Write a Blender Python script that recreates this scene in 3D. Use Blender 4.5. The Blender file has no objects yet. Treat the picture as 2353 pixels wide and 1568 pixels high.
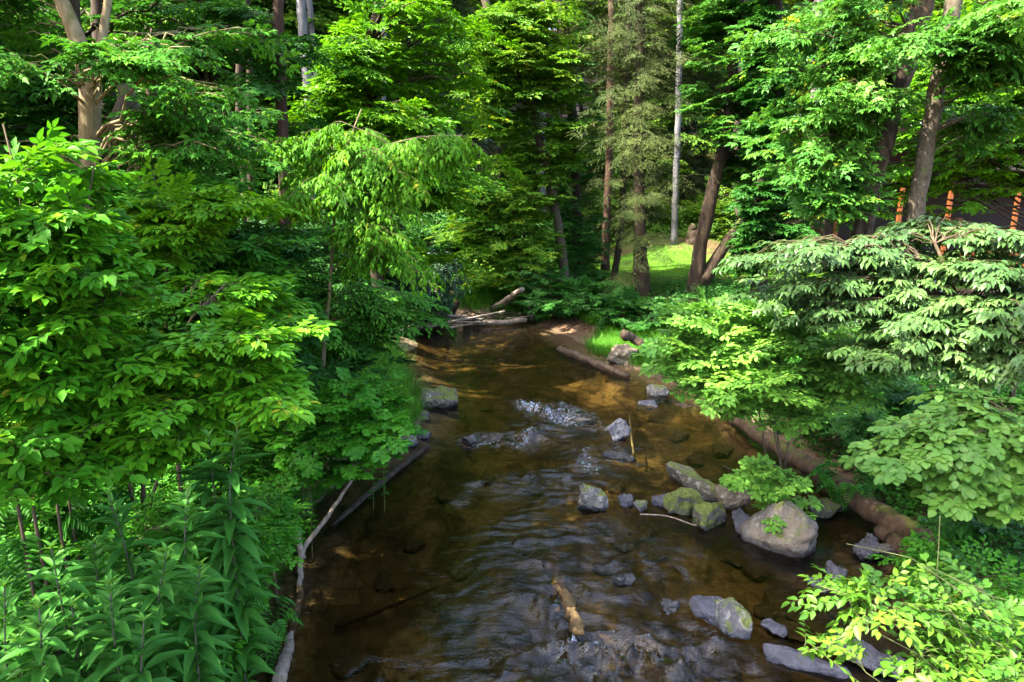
EXPOSURE = 3.5
DENOISE = True
import bpy, bmesh, math
import numpy as np
from mathutils import Vector, noise as mnoise

PI = math.pi
rng = np.random.default_rng(11)
scene = bpy.context.scene
COL = scene.collection

# ------------------------------------------------------------------ camera model (used to turn measured bearings into places)
CAM_H, PITCH, FOC, HX, HY = 4.5, math.radians(13), 1569.0, 1176.5, 784.0
cP, sP = math.cos(PITCH), math.sin(PITCH)
def ray(px, py):
    a = (px - HX) / FOC; b = -(py - HY) / FOC
    return np.array([a, cP + b * sP, -sP + b * cP])
def W(px, py, z=0.0):                       # bearing -> point on the level z
    r = ray(px, py); t = (z - CAM_H) / r[2]
    return np.array([0, 0, CAM_H]) + r * t
def P(px, py, Y):                           # bearing -> point at distance Y up the valley
    r = ray(px, py)
    return np.array([0, 0, CAM_H]) + r * (Y / r[1])
def mpp(Y):                                 # metres per measured unit at distance Y (approximately)
    return Y / FOC

def nz(v):
    return v / np.maximum(np.linalg.norm(v, axis=-1, keepdims=True), 1e-9)
def sstep(a, b, x):
    t = np.clip((x - a) / (b - a), 0, 1); return t * t * (3 - 2 * t)

# ------------------------------------------------------------------ mesh building
def new_mesh(name, V, faces, mat=None, smooth=False, leaf=None, attrs=None):
    V = np.asarray(V, dtype=np.float32)
    faces = [np.asarray(f, dtype=np.int32) for f in faces if len(f)]
    me = bpy.data.meshes.new(name)
    me.vertices.add(len(V)); me.vertices.foreach_set('co', V.ravel())
    loops = np.concatenate([f.ravel() for f in faces])
    sizes = np.concatenate([np.full(len(f), f.shape[1], np.int32) for f in faces])
    starts = np.concatenate([[0], np.cumsum(sizes)[:-1]]).astype(np.int32)
    me.loops.add(len(loops)); me.loops.foreach_set('vertex_index', loops)
    me.polygons.add(len(sizes)); me.polygons.foreach_set('loop_start', starts)
    me.polygons.foreach_set('use_smooth', np.full(len(sizes), bool(smooth)))
    if leaf is not None:
        at = me.attributes.new('leaf', 'FLOAT_VECTOR', 'POINT')
        at.data.foreach_set('vector', np.asarray(leaf, np.float32).ravel())
    for k, v in (attrs or {}).items():
        at = me.attributes.new(k, 'FLOAT', 'POINT'); at.data.foreach_set('value', np.asarray(v, np.float32).ravel())
    me.update(calc_edges=True)
    if mat: me.materials.append(mat)
    return me

def link(name, data, parent=None, loc=None):
    o = bpy.data.objects.new(name, data); COL.objects.link(o)
    if parent is not None:
        o.parent = parent
    if loc is not None: o.location = loc
    return o
def thing(name, label, cat, loc=(0, 0, 0), group=None, rot=0):
    o = link(name, None, None, tuple(float(c) for c in loc)); o.rotation_euler = (0, 0, rot); o.empty_display_size = .2
    tag(o, label, cat, group); return o
def tag(o, label=None, cat=None, group=None, kind=None):
    if label: o['label'] = label
    if cat: o['category'] = cat
    if group: o['group'] = group
    if kind: o['kind'] = kind
    return o
def copy_thing(src, loc, rot=0.0, scale=1.0, label=None):
    r = src.copy(); COL.objects.link(r); r.location = tuple(float(c) for c in loc); r.rotation_euler = (0, 0, rot); r.scale = (scale,) * 3
    if label: r['label'] = label
    for ch in list(src.children):
        c = ch.copy(); COL.objects.link(c); c.parent = r
        for g in ch.children:
            d = g.copy(); COL.objects.link(d); d.parent = c
    return r

class MB:
    """collects vertices and faces for one mesh"""
    def __init__(s): s.V = []; s.F = {}; s.n = 0; s.L = []; s.A = []
    def add(s, V, faces, leaf=None, a=None):
        for f in faces:
            f = np.asarray(f, np.int32)
            if len(f): s.F.setdefault(f.shape[1], []).append(f + s.n)
        s.V.append(np.asarray(V, np.float32)); s.n += len(V)
        if leaf is not None: s.L.append(leaf)
        if a is not None: s.A.append(a)
    def mesh(s, name, mat, smooth=False, attr=None):
        return new_mesh(name, np.concatenate(s.V), [np.concatenate(v) for v in s.F.values()], mat, smooth,
                        np.concatenate(s.L) if s.L else None, {attr: np.concatenate(s.A)} if s.A else None)

def tubes(PL, R, sides=5, cap=False, rough=0.0, rg=None):
    """PL (n,m,3) polylines, R (n,m) radii -> vertices, [quads]"""
    PL = np.asarray(PL, float); n, m, _ = PL.shape
    T = nz(np.gradient(PL, axis=1))
    ref = np.where(np.abs(T[:, :1, 1:2]) > .75, np.array([1., .13, .1]), np.array([.1, 1., .17]))
    U = nz(np.cross(T, np.broadcast_to(ref, T.shape))); Wv = np.cross(T, U)
    a = np.arange(sides) / sides * 2 * PI
    RR = np.broadcast_to(np.asarray(R, float)[..., None], (n, m, sides)).copy()
    if rough and rg is not None:
        ph = rg.random((n, 1, sides)) - .5
        RR *= 1 + rough * (ph * 1.2 + (rg.random((n, m, sides)) - .5))
    ring = PL[:, :, None] + RR[..., None] * (np.cos(a)[:, None] * U[:, :, None] + np.sin(a)[:, None] * Wv[:, :, None])
    V = ring.reshape(-1, 3)
    i = np.arange(n)[:, None, None] * m * sides; j = np.arange(m - 1)[None, :, None] * sides; k = np.arange(sides)[None, None]
    k2 = (k + 1) % sides
    Q = np.stack(np.broadcast_arrays(i + j + k, i + j + k2, i + j + sides + k2, i + j + sides + k), -1).reshape(-1, 4)
    F = [Q]
    if cap:
        base = np.arange(n)[:, None] * m * sides
        F.append(base + np.arange(sides)[::-1]); F.append(base + (m - 1) * sides + np.arange(sides))
    return V, F

def resample(pts, n):
    pts = np.asarray(pts, float)
    d = np.concatenate([[0], np.cumsum(np.linalg.norm(np.diff(pts, axis=0), axis=1))])
    # catmull-rom through the points for a soft line
    ts = np.linspace(0, d[-1], n); out = []
    ext = np.vstack([2 * pts[0] - pts[1], pts, 2 * pts[-1] - pts[-2]])
    for t in ts:
        i = min(max(np.searchsorted(d, t) - 1, 0), len(pts) - 2); u = (t - d[i]) / max(d[i + 1] - d[i], 1e-6)
        p0, p1, p2, p3 = ext[i:i + 4]
        out.append(.5 * (2 * p1 + (p2 - p0) * u + (2 * p0 - 5 * p1 + 4 * p2 - p3) * u * u + (3 * p1 - p0 - 3 * p2 + p3) * u ** 3))
    return np.array(out)

# ------------------------------------------------------------------ leaves
def T_(v, f3=(), f4=()):
    return np.array(v, float), [np.array(f3, np.int32).reshape(-1, 3), np.array(f4, np.int32).reshape(-1, 4)]
def ovate(w0=.34, w1=.5, w2=.30, y0=.2, y1=.45, y2=.76, fold=.10, dr=.15):
    z = lambda y: -dr * y * y
    v = [(0, 0, 0)]
    for w, y in ((w0, y0), (w1, y1), (w2, y2)):
        v += [(-w, y, z(y) + fold * w * 2), (0, y, z(y)), (w, y, z(y) + fold * w * 2)]
    v += [(0, 1, z(1))]
    return T_(v, [(0, 2, 1), (0, 3, 2), (7, 8, 10), (8, 9, 10)], [(1, 2, 5, 4), (2, 3, 6, 5), (4, 5, 8, 7), (5, 6, 9, 8)])
TP = {}
TP['far'] = T_([(0, 0, 0), (.5, .45, .1), (0, 1, -.16), (-.5, .45, .1)], [(0, 1, 2), (0, 2, 3)])
TP['ovate'] = ovate()
TP['droopy'] = ovate(.36, .5, .26, .2, .42, .74, .06, .5)
TP['obovate'] = ovate(.2, .42, .46, .2, .5, .78, .08, .1)
TP['round'] = ovate(.4, .52, .36, .18, .45, .78, .05, .18)
TP['lance'] = ovate(.3, .5, .33, .18, .42, .74, .12, .42)
mv = [(0, 0, 0), (.42, .02, -.04), (.26, .2, .03), (.62, .5, -.08), (.3, .48, .04), (.26, .62, .02), (0, 1.05, -.16), (-.26, .62, .02), (-.3, .48, .04), (-.62, .5, -.08), (-.26, .2, .03), (-.42, .02, -.04), (0, .42, .0)]
TP['maple'] = T_(mv, [(12, i, i + 1) for i in range(11)] + [(12, 11, 0)])
TP['maplefar'] = T_([(0, 0, 0), (.55, .3, -.05), (.25, .55, .05), (0, 1, -.15), (-.25, .55, .05), (-.55, .3, -.05)], [(0, 1, 2), (0, 5, 4)[::-1]], [(0, 2, 3, 4)])
TP['needle'] = T_([(-.5, 0, 0), (.5, 0, 0), (.3, 1, 0), (-.3, 1, 0)], [], [(0, 1, 2, 3)])
TP['blade'] = T_([(-.5, 0, 0), (.5, 0, 0), (.42, .45, .06), (-.42, .45, .06), (0, 1, .32)], [(3, 2, 4)], [(0, 1, 2, 3)])

def leaf_cloud(mb, tname, Pp, D, N, L, Wd, rnd):
    tv, tf = TP[tname]; k = len(tv)
    D = nz(D); S = nz(np.cross(D, N)); N = np.cross(S, D)
    L = np.asarray(L)[:, None, None]; Wd = np.asarray(Wd)[:, None, None]
    V = Pp[:, None] + L * (tv[None, :, 1:2] * D[:, None] + tv[None, :, 2:3] * N[:, None]) + Wd * tv[None, :, 0:1] * S[:, None]
    off = np.arange(len(Pp))[:, None, None] * k
    at = np.empty((len(Pp), k, 3)); at[:, :, 0] = tv[:, 0]; at[:, :, 1] = tv[:, 1]; at[:, :, 2] = np.asarray(rnd)[:, None]
    mb.add(V.reshape(-1, 3), [(f[None] + off).reshape(-1, f.shape[1]) for f in tf if len(f)], at.reshape(-1, 3))

def make_spray(rg, main=7, sides=5, sleaf=5, ang=55, dr=.12, opp=False, wid=.55, whorl=0):
    p, d, n, s, tw = [], [], [], [], []
    def twig(o, dv, ln, k, ws, endleaf=True):
        sd = np.array([dv[1], -dv[0], 0]); sd /= max(np.linalg.norm(sd), 1e-6)
        tw.append((o, o + dv * ln - np.array([0, 0, dr * ln * .6])))
        for i in range(k):
            t = (i + .7 + .3 * rg.random()) / (k + .4)
            q = o + dv * ln * t; q = q - np.array([0, 0, dr * ln * t * t])
            for sg in ((1, -1) if opp else ((1,) if i % 2 else (-1,))):
                a = math.radians(ang * (1 - .45 * t) + rg.normal(0, 9))
                dd = dv * math.cos(a) + sg * sd * math.sin(a) + np.array([0, 0, rg.normal(-dr * 1.2, .14)])
                p.append(q); d.append(dd); n.append(np.array([0, 0, 1]) + rg.normal(0, .2, 3)); s.append(ws * (.75 + .4 * rg.random()))
        if endleaf:
            p.append(o + dv * ln - np.array([0, 0, dr * ln])); d.append(dv + np.array([0, 0, -dr * 1.5])); n.append(np.array([0, 0, 1.]) + rg.normal(0, .15, 3)); s.append(ws * .9)
    Y = np.array([0, 1., 0])
    if whorl:
        for i in range(whorl):
            a = 2 * PI * (i + .5 * rg.random()) / whorl
            p.append(np.array([0, .9, 0]) ); d.append(np.array([math.cos(a), .35, math.sin(a)])); n.append(np.array([-.3 * math.cos(a), 1., -.3 * math.sin(a)]) + rg.normal(0, .15, 3)); s.append(.8 + .4 * rg.random())
        tw.append((np.zeros(3), np.array([0, .9, 0])))
    else:
        twig(np.zeros(3), Y, 1.0, main, 1.0)
        for i in range(sides):
            t = .12 + .68 * (i + rg.random() * .6) / max(sides, 1); sg = 1 if i % 2 else -1
            a = math.radians(48 + rg.normal(0, 8)); dv = np.array([sg * math.sin(a), math.cos(a), rg.normal(0, .08)])
            twig(Y * t - np.array([0, 0, dr * t * t]), dv, wid * (1.05 - .65 * t), sleaf, .95)
    return np.array(p), np.array(d), np.array(n), np.array(s), np.array(tw)
_r = np.random.default_rng(3)
SPR = {
    'frond': [make_spray(_r, 7, 5, 5, 55, .07) for _ in range(5)],
    'alt': [make_spray(_r, 9, 0, 0, 58, .10) for _ in range(4)],
    'arch': [make_spray(_r, 9, 2, 4, 60, .09, wid=.45) for _ in range(5)],
    'hang': [make_spray(_r, 8, 4, 5, 50, .45) for _ in range(5)],
    'maple': [make_spray(_r, 4, 4, 2, 60, .18, opp=True, wid=.6) for _ in range(5)],
    'whorl': [make_spray(_r, whorl=8) for _ in range(3)],
    'dense': [make_spray(_r, 8, 7, 6, 52, .14, wid=.62) for _ in range(5)],
}
def put_sprays(mb, kind, tname, O, Y, Up, Ls, Ll, asp, rg, twigs=None, rtw=.0025, tilt=.0):
    """sprays at O, growing along Y, flat side towards Up"""
    Y = nz(Y); X = nz(np.cross(Y, Up)); Z = np.cross(X, Y)
    vs = SPR[kind]; which = rg.integers(0, len(vs), len(O))
    for v, (p, d, n, s, tw) in enumerate(vs):
        m = np.where(which == v)[0]
        if not len(m): continue
        fr = np.stack([X[m], Y[m], Z[m]], 1)                       # (k,3rows,3)
        flip = np.where(rg.random(len(m)) < .5, -1., 1.)
        def tr(a):
            b = np.repeat(a[None], len(m), 0); b[:, :, 0] *= flip[:, None]; return np.einsum('kij,kjl->kil', b, fr)
        pos = O[m][:, None] + Ls[m][:, None, None] * tr(p)
        dd = nz(tr(d)) + rg.normal(0, .13, pos.shape); nn = tr(n) + rg.normal(0, .12, pos.shape)
        L = (Ll[m][:, None] * s[None] * (.85 + .3 * rg.random((len(m), len(s))))).ravel()
        rr = np.clip(np.repeat(rg.random(len(m))[:, None], len(s), 1) * .6 + rg.random((len(m), len(s))) * .4, 0, 1).ravel()
        leaf_cloud(mb, tname, pos.reshape(-1, 3), dd.reshape(-1, 3), nn.reshape(-1, 3), L, L * asp, rr)
        if twigs is not None and len(tw):
            b = np.repeat(tw.reshape(1, -1, 3), len(m), 0); b[:, :, 0] *= flip[:, None]
            b = O[m][:, None] + Ls[m][:, None, None] * np.einsum('kij,kjl->kil', b, fr)
            b = b.reshape(-1, 2, 3)
            V, F = tubes(b, np.tile([[rtw * 1.3, rtw * .6]], (len(b), 1)), 3); twigs.add(V, F)

# sun gaps: straight holes in the high canopy through which the sun reaches the places that are sunlit
SUN_AZ, SUN_EL = math.radians(-112), math.radians(52)     # azimuth clockwise from +Y
SUN = np.array([math.sin(SUN_AZ) * math.cos(SUN_EL), math.cos(SUN_AZ) * math.cos(SUN_EL), math.sin(SUN_EL)])
GAPS = []                                                  # (point, radius)
def in_gap(Q, margin=0.0):
    m = np.zeros(len(Q), bool)
    for g, r, hmin in GAPS:
        v = Q - g; t = v @ SUN
        m |= (np.linalg.norm(v - t[:, None] * SUN, axis=1) < r + margin) & (t > hmin)
    return m

CNT = {}
def plant(name, label, cat, stems, masses, leaf='ovate', spray='frond', Ls=.5, Ll=.1, asp=.6, bark=None, green=None, group=None,
          slope=.4, sprl=6, droop=.1, rl=.012, seed=0, twig=True, trunk='trunk', crown='crown', flat=.55, jit=.2, up=.12, base=None, sides=9, rough=.12,
          inner=.35, tmin=.3, clear=0.0, gap=True, outward=0., smooth=None, flare=1.35, parts=None):
    """stems: [(points, r0, r1)] ; masses: [(centre, radii, number of limbs)]"""
    rg = np.random.default_rng(seed + 100)
    base = np.array(stems[0][0][0] if base is None else base, float)
    wood, leaves, tw = MB(), MB(), MB()
    nodes = []
    for pts, r0, r1 in stems:
        ln = float(np.sum(np.linalg.norm(np.diff(np.asarray(pts, float), axis=0), axis=1)))
        n = int(np.clip(ln / .35, 6, 44)); q = resample(pts, n); t = np.linspace(0, 1, n)
        q[1:] += rg.normal(0, .09, (n - 1, 3)) * r0 * np.array([1, 1, .2])
        R = r0 + (r1 - r0) * t; R = R * (1 + (flare - 1) * np.exp(-t * ln / max(2.5 * r0, .02)))
        V, F = tubes(q[None] - base, R[None], sides, True, rough, rg); wood.add(V, F)
        nodes.append(np.column_stack([q, R]))
    nodes = np.concatenate(nodes)
    limbs = []; total = 0
    for c, r, nl in masses:
        c = np.asarray(c, float); r = np.asarray(r, float)
        u = nz(rg.normal(0, 1, (nl, 3))) * (inner + (1 - inner) * rg.random((nl, 1)) ** .6) * (.8 + .5 * rg.random((nl, 1)))
        T = c + u * r
        hd = np.linalg.norm(nodes[None, :, :2] - T[:, None, :2], axis=2)
        want = T[:, None, 2] - slope * hd
        cost = hd * .6 + np.abs(nodes[None, :, 2] - want) + 2.0 * np.maximum(0, nodes[None, :, 2] - T[:, None, 2] + .1 * hd)
        cost = cost * (1 + .25 * rg.random(cost.shape))
        A = nodes[np.argmin(cost, 1)]
        m = 9; t = np.linspace(0, 1, m)[None, :, None]
        a3 = A[:, None, :3]; dv = T[:, None] - a3; h = np.linalg.norm(dv[..., :2], axis=2, keepdims=True)
        pl = a3 + dv * t + np.array([0, 0, 1.]) * (up * h * 4 * t * (1 - t))
        wob = rg.normal(0, .035, (nl, m, 3)) * np.linalg.norm(dv, axis=2, keepdims=True) * np.sin(t * PI)
        pl = pl + wob
        if gap and GAPS:
            ok = ~(in_gap(T, Ls * .45) | in_gap(pl[:, 5], Ls * .3)); pl = pl[ok]; A = A[ok]; T = T[ok]; nl = len(T)
            if nl == 0: continue
        ln = np.linalg.norm(T - A[:, :3], axis=1)
        r0 = np.minimum(A[:, 3] * .7, rl * (.4 + .6 * np.minimum(ln / (Ls * 3), 1.5)))
        R = r0[:, None] * (1 - .8 * np.linspace(0, 1, m)[None])
        V, F = tubes(pl - base, R, 5); wood.add(V, F)
        k = sprl; tt = tmin + (1 - tmin) * (np.arange(k)[None] + rg.random((nl, k))) / k; tt[:, -1] = 1.0
        f = tt * (m - 1); i0 = np.minimum(f.astype(int), m - 2); fr = (f - i0)[..., None]
        idx = np.arange(nl)[:, None]
        O = pl[idx, i0] * (1 - fr) + pl[idx, i0 + 1] * fr
        tan = nz(pl[idx, i0 + 1] - pl[idx, i0])
        tan = tan * np.array([1, 1, flat]); tan = nz(tan + outward * nz((O - c) / r))
        sg = np.where((np.arange(k)[None] % 2) == 0, 1, -1) * np.where(rg.random((nl, k)) < .85, 1, -1)
        ang = np.radians(rg.normal(48, 18, (nl, k))) * sg; ang[:, -1] = rg.normal(0, .2, nl)
        ca, sa = np.cos(ang)[..., None], np.sin(ang)[..., None]
        sd = np.concatenate([tan[..., 1:2], -tan[..., 0:1], np.zeros_like(ca)], -1)
        Y = nz(tan * ca + sd * sa + np.array([0, 0, -droop]) + rg.normal(0, jit * .5, (nl, k, 3)))
        Up = np.array([0, 0, 1.]) + rg.normal(0, jit, (nl, k, 3))
        O = O.reshape(-1, 3); Y = Y.reshape(-1, 3); Up = Up.reshape(-1, 3)
        ls = Ls * (.65 + .6 * rg.random(len(O))); ll = Ll * (.85 + .3 * rg.random(len(O)))
        if gap and GAPS:
            ok = ~in_gap(O + Y * (ls * .5)[:, None], ls * .4); O, Y, Up, ls, ll = O[ok], Y[ok], Up[ok], ls[ok], ll[ok]
        if clear:
            dn = np.linalg.norm(O[:, None] + (Y * (ls * .5)[:, None])[:, None] - nodes[None, :, :3], axis=2).min(1); ok = dn > clear; O, Y, Up, ls, ll = O[ok], Y[ok], Up[ok], ls[ok], ll[ok]
        if len(O) == 0: continue
        put_sprays(leaves, spray, leaf, O - base, Y, Up, ls, ll, asp, rg, tw if twig else None, max(.0012, Ll * .014))
        total += len(O)
    o = thing(name, label, cat, base, group)
    link(trunk, wood.mesh(trunk, bark, True), o)
    if leaves.n:
        if twig and tw.n: link('twigs', tw.mesh('twigs', bark), o)
        link(crown, leaves.mesh(crown, green, (leaf not in ('far', 'maplefar', 'needle')) if smooth is None else smooth), o)
    CNT[label] = leaves.n
    return o
# ------------------------------------------------------------------ materials
class NT:
    def __init__(s, name):
        s.m = bpy.data.materials.new(name); s.m.use_nodes = True; s.t = s.m.node_tree; s.t.nodes.clear()
        s.out = s.n('ShaderNodeOutputMaterial')
    def n(s, typ, **kw):
        nd = s.t.nodes.new(typ)
        for k, v in kw.items():
            if k in nd.inputs.keys(): s.set(nd.inputs[k], v)
            else: setattr(nd, k, v)
        return nd
    def set(s, sock, v):
        if isinstance(v, bpy.types.NodeSocket): s.t.links.new(v, sock)
        else:
            if sock.type == 'RGBA' and len(v) == 3: v = (*v, 1)
            sock.default_value = v
    def l(s, a, b): s.t.links.new(a, b)
    def ramp(s, fac, stops, interp='LINEAR'):
        r = s.n('ShaderNodeValToRGB'); r.color_ramp.interpolation = interp
        el = r.color_ramp.elements
        while len(el) > 1: el.remove(el[-1])
        for i, (p, c) in enumerate(stops):
            e = el[0] if i == 0 else el.new(p)
            e.position = p; e.color = (*c, 1) if len(c) == 3 else c
        s.set(r.inputs[0], fac); return r.outputs[0]
    def noise(s, vec, scale, detail=4, rough=.55, dist=0):
        nd = s.n('ShaderNodeTexNoise'); s.set(nd.inputs['Vector'], vec); nd.inputs['Scale'].default_value = scale
        nd.inputs['Detail'].default_value = detail; nd.inputs['Roughness'].default_value = rough; nd.inputs['Distortion'].default_value = dist
        return nd.outputs['Fac']
    def math(s, op, a, b=0.0, c=None):
        nd = s.n('ShaderNodeMath', operation=op); s.set(nd.inputs[0], a); s.set(nd.inputs[1], b)
        if c is not None: s.set(nd.inputs[2], c)
        return nd.outputs[0]
    def mix(s, f, a, b, mode='MIX'):
        nd = s.n('ShaderNodeMix', data_type='RGBA', blend_type=mode)
        s.set(nd.inputs[0], f); s.set(nd.inputs[6], a); s.set(nd.inputs[7], b); return nd.outputs[2]
    def coord(s): return s.n('ShaderNodeTexCoord').outputs['Object']
    def pos(s): return s.n('ShaderNodeNewGeometry').outputs['Position']
    def map(s, v, scale):
        nd = s.n('ShaderNodeMapping'); s.set(nd.inputs[0], v); nd.inputs['Scale'].default_value = scale; return nd.outputs[0]
    def bump(s, h, strength, dist=.02):
        nd = s.n('ShaderNodeBump'); nd.inputs['Strength'].default_value = strength; nd.inputs['Distance'].default_value = dist; s.set(nd.inputs['Height'], h); return nd.outputs[0]

def leaf_mat(name, stops, trans=(1.15, 1.0, .5), tf=.33, rough=.5, spec=.22, vein=.22, back=1.15, scale=.5):
    t = NT(name)
    at = t.n('ShaderNodeAttribute', attribute_name='leaf'); sx = t.n('ShaderNodeSeparateXYZ'); t.l(at.outputs['Vector'], sx.inputs[0])
    info = t.n('ShaderNodeObjectInfo')
    base = t.ramp(sx.outputs[2], stops)
    # clumps of older and younger growth
    no = t.noise(t.pos(), scale, 2)
    base = t.mix(.9, base, t.ramp(no, [(.32, (.74, .80, .80)), (.68, (1.22, 1.14, .95))]), 'MULTIPLY')
    ax = t.math('ABSOLUTE', sx.outputs[0])
    mid = t.math('SUBTRACT', 1.0, t.math('SMOOTH_MIN', t.math('MULTIPLY', ax, 16.0), 1.0, .2))
    mid = t.math('MAXIMUM', mid, 0.0)
    vv = t.math('SINE', t.math('MULTIPLY', t.math('SUBTRACT', sx.outputs[1], t.math('MULTIPLY', ax, .7)), 44.0))
    vv = t.math('MULTIPLY', t.math('MAXIMUM', t.math('SUBTRACT', vv, .72), 0.0), 1.2)
    v = t.math('MULTIPLY', t.math('MAXIMUM', mid, vv), vein)
    col = t.mix(v, base, t.mix(1.0, base, (1.9, 1.7, 1.7), 'MULTIPLY'))
    geo = t.n('ShaderNodeNewGeometry')
    col = t.mix(geo.outputs['Backfacing'], col, t.mix(1.0, col, (back, back * .98, back * 1.25), 'MULTIPLY'))
    pb = t.n('ShaderNodeBsdfPrincipled'); t.set(pb.inputs['Base Color'], col); pb.inputs['Roughness'].default_value = rough
    pb.inputs['Specular IOR Level'].default_value = spec
    tr = t.n('ShaderNodeBsdfTranslucent'); t.set(tr.inputs[0], t.mix(1.0, col, trans, 'MULTIPLY'))
    mx = t.n('ShaderNodeMixShader'); mx.inputs[0].default_value = tf
    t.l(pb.outputs[0], mx.inputs[1]); t.l(tr.outputs[0], mx.inputs[2]); t.l(mx.outputs[0], t.out.inputs[0])
    return t.m

def bark_mat(name, dark, light, moss=0.0, mcol=(.06, .09, .015), scale=14, stretch=.22, rough=.9, spots=None, bump=.6):
    t = NT(name); c = t.coord()
    v = t.map(c, (1, 1, stretch))
    n1 = t.noise(v, scale, 6, .65, .3); n2 = t.noise(c, scale * .22, 3)
    col = t.ramp(n1, [(.34, dark), (.66, light)])
    col = t.mix(t.math('MULTIPLY', n2, .7), col, t.mix(1, col, (.55, .52, .5), 'MULTIPLY'))
    if spots:
        s = t.ramp(t.noise(c, 9, 4, .6), [(.56, (0, 0, 0)), (.62, (1, 1, 1))]); col = t.mix(s, col, spots)
    if moss:
        nm = t.noise(c, 3.0, 5, .65); geo = t.n('ShaderNodeNewGeometry'); sx = t.n('ShaderNodeSeparateXYZ'); t.l(geo.outputs['Normal'], sx.inputs[0])
        k = t.math('ADD', nm, t.math('MULTIPLY', sx.outputs[2], .18)); mk = t.ramp(k, [(.66 - moss * .3, (0, 0, 0)), (.74 - moss * .3, (1, 1, 1))])
        col = t.mix(mk, col, mcol)
    pb = t.n('ShaderNodeBsdfPrincipled'); t.set(pb.inputs['Base Color'], col); pb.inputs['Roughness'].default_value = rough; pb.inputs['Specular IOR Level'].default_value = .2
    t.set(pb.inputs['Normal'], t.bump(n1, bump, .03)); t.l(pb.outputs[0], t.out.inputs[0]); return t.m

def plain_mat(name, col, rough=.6, grain=None, spec=.3, dark=.75):
    t = NT(name); c = t.coord()
    v = t.map(c, grain) if grain else c
    n = t.noise(v, 6, 4, .6); cc = t.mix(n, tuple(x * dark for x in col), tuple(min(1, x * 1.15) for x in col))
    pb = t.n('ShaderNodeBsdfPrincipled'); t.set(pb.inputs['Base Color'], cc); pb.inputs['Roughness'].default_value = rough; pb.inputs['Specular IOR Level'].default_value = spec
    t.set(pb.inputs['Normal'], t.bump(n, .15, .01)); t.l(pb.outputs[0], t.out.inputs[0]); return t.m

def rock_mat(name, dark, light, moss=.0, lichen=.3, tan=0.0, wet=.10, mossup=.5):
    t = NT(name); c = t.coord(); p = t.pos()
    n1 = t.noise(c, 4.0, 8, .62, .4); n2 = t.noise(c, 26, 5, .65); n3 = t.noise(c, 7.5, 6, .7, .6)
    col = t.ramp(n1, [(.3, dark), (.7, light)])
    col = t.mix(.55, col, t.ramp(n2, [(.3, (.38, .38, .39)), (.7, (1.5, 1.46, 1.4))]), 'MULTIPLY')
    if tan: col = t.mix(t.math('MULTIPLY', t.ramp(t.noise(c, 2.2, 4, .6), [(.42, (0, 0, 0)), (.58, (1, 1, 1))]), tan), col, (.17, .135, .095))
    if lichen: col = t.mix(t.ramp(n3, [(.62 - lichen * .12, (0, 0, 0)), (.67 - lichen * .12, (.85, .85, .85))]), col, (.28, .27, .235))
    geo = t.n('ShaderNodeNewGeometry'); sx = t.n('ShaderNodeSeparateXYZ'); t.l(geo.outputs['Normal'], sx.inputs[0])
    if moss:
        k = t.math('ADD', t.math('MULTIPLY', sx.outputs[2], mossup), t.noise(c, 3.1, 6, .7)); a = .5 + mossup - moss * .6
        mk = t.ramp(k, [(a, (0, 0, 0)), (a + .09, (1, 1, 1))])
        mc = t.ramp(t.noise(c, 40, 3), [(.3, (.035, .055, .008)), (.7, (.13, .15, .02))]); col = t.mix(mk, col, mc)
    # wet band just above the stream
    pz = t.n('ShaderNodeSeparateXYZ'); t.l(p, pz.inputs[0])
    wz = t.math('ADD', pz.outputs[2], t.math('MULTIPLY', t.math('SUBTRACT', n1, .5), .16))
    wm = t.ramp(t.math('DIVIDE', wz, wet * 2), [(.28, (1, 1, 1)), (.62, (0, 0, 0))])
    col = t.mix(wm, col, t.mix(1, col, (.40, .42, .52), 'MULTIPLY'))
    pb = t.n('ShaderNodeBsdfPrincipled'); t.set(pb.inputs['Base Color'], col); pb.inputs['Specular IOR Level'].default_value = .5
    t.set(pb.inputs['Roughness'], t.math('SUBTRACT', .85, t.math('MULTIPLY', wm, .55)))
    hh = t.math('ADD', n1, t.math('MULTIPLY', n2, .5)); t.set(pb.inputs['Normal'], t.bump(hh, 1.0, .05)); t.l(pb.outputs[0], t.out.inputs[0]); return t.m

G = {}
def g3(a, b, c=None, y=None):
    st = [(0, a), (.55, b), (.92, c or b)]
    if y: st.append((.985, y))
    return st
G['near'] = leaf_mat('near_leaf', g3((.028, .13, .006), (.050, .20, .007), (.095, .27, .010), (.30, .28, .02)), rough=.55, spec=.14)
G['spice'] = leaf_mat('spice_leaf', g3((.040, .16, .006), (.075, .25, .007), (.13, .33, .010), (.36, .32, .02)))
G['maple'] = leaf_mat('maple_leaf', g3((.022, .105, .009), (.042, .17, .012), (.075, .23, .018)), vein=.12, rough=.55, spec=.12)
G['mapler'] = leaf_mat('maple_right_leaf', g3((.030, .115, .016), (.055, .18, .020), (.09, .24, .025), (.35, .32, .03)), vein=.12)
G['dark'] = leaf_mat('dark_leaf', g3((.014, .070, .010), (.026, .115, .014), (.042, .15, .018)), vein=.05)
G['sapling'] = leaf_mat('sapling_leaf', g3((.040, .145, .005), (.075, .225, .006), (.12, .29, .010), (.36, .31, .02)), rough=.55, spec=.12, tf=.42)
G['tall'] = leaf_mat('tall_tree_leaf', g3((.042, .15, .004), (.078, .235, .005), (.125, .31, .007), (.28, .28, .01)), vein=.0, tf=.42)
G['lime'] = leaf_mat('lime_leaf', g3((.040, .125, .010), (.080, .20, .012), (.14, .27, .014), (.45, .38, .02)), vein=.0, tf=.42)
G['weed'] = leaf_mat('tall_weed_leaf', g3((.032, .135, .018), (.060, .20, .026), (.115, .29, .030)), rough=.55, spec=.14)
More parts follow.
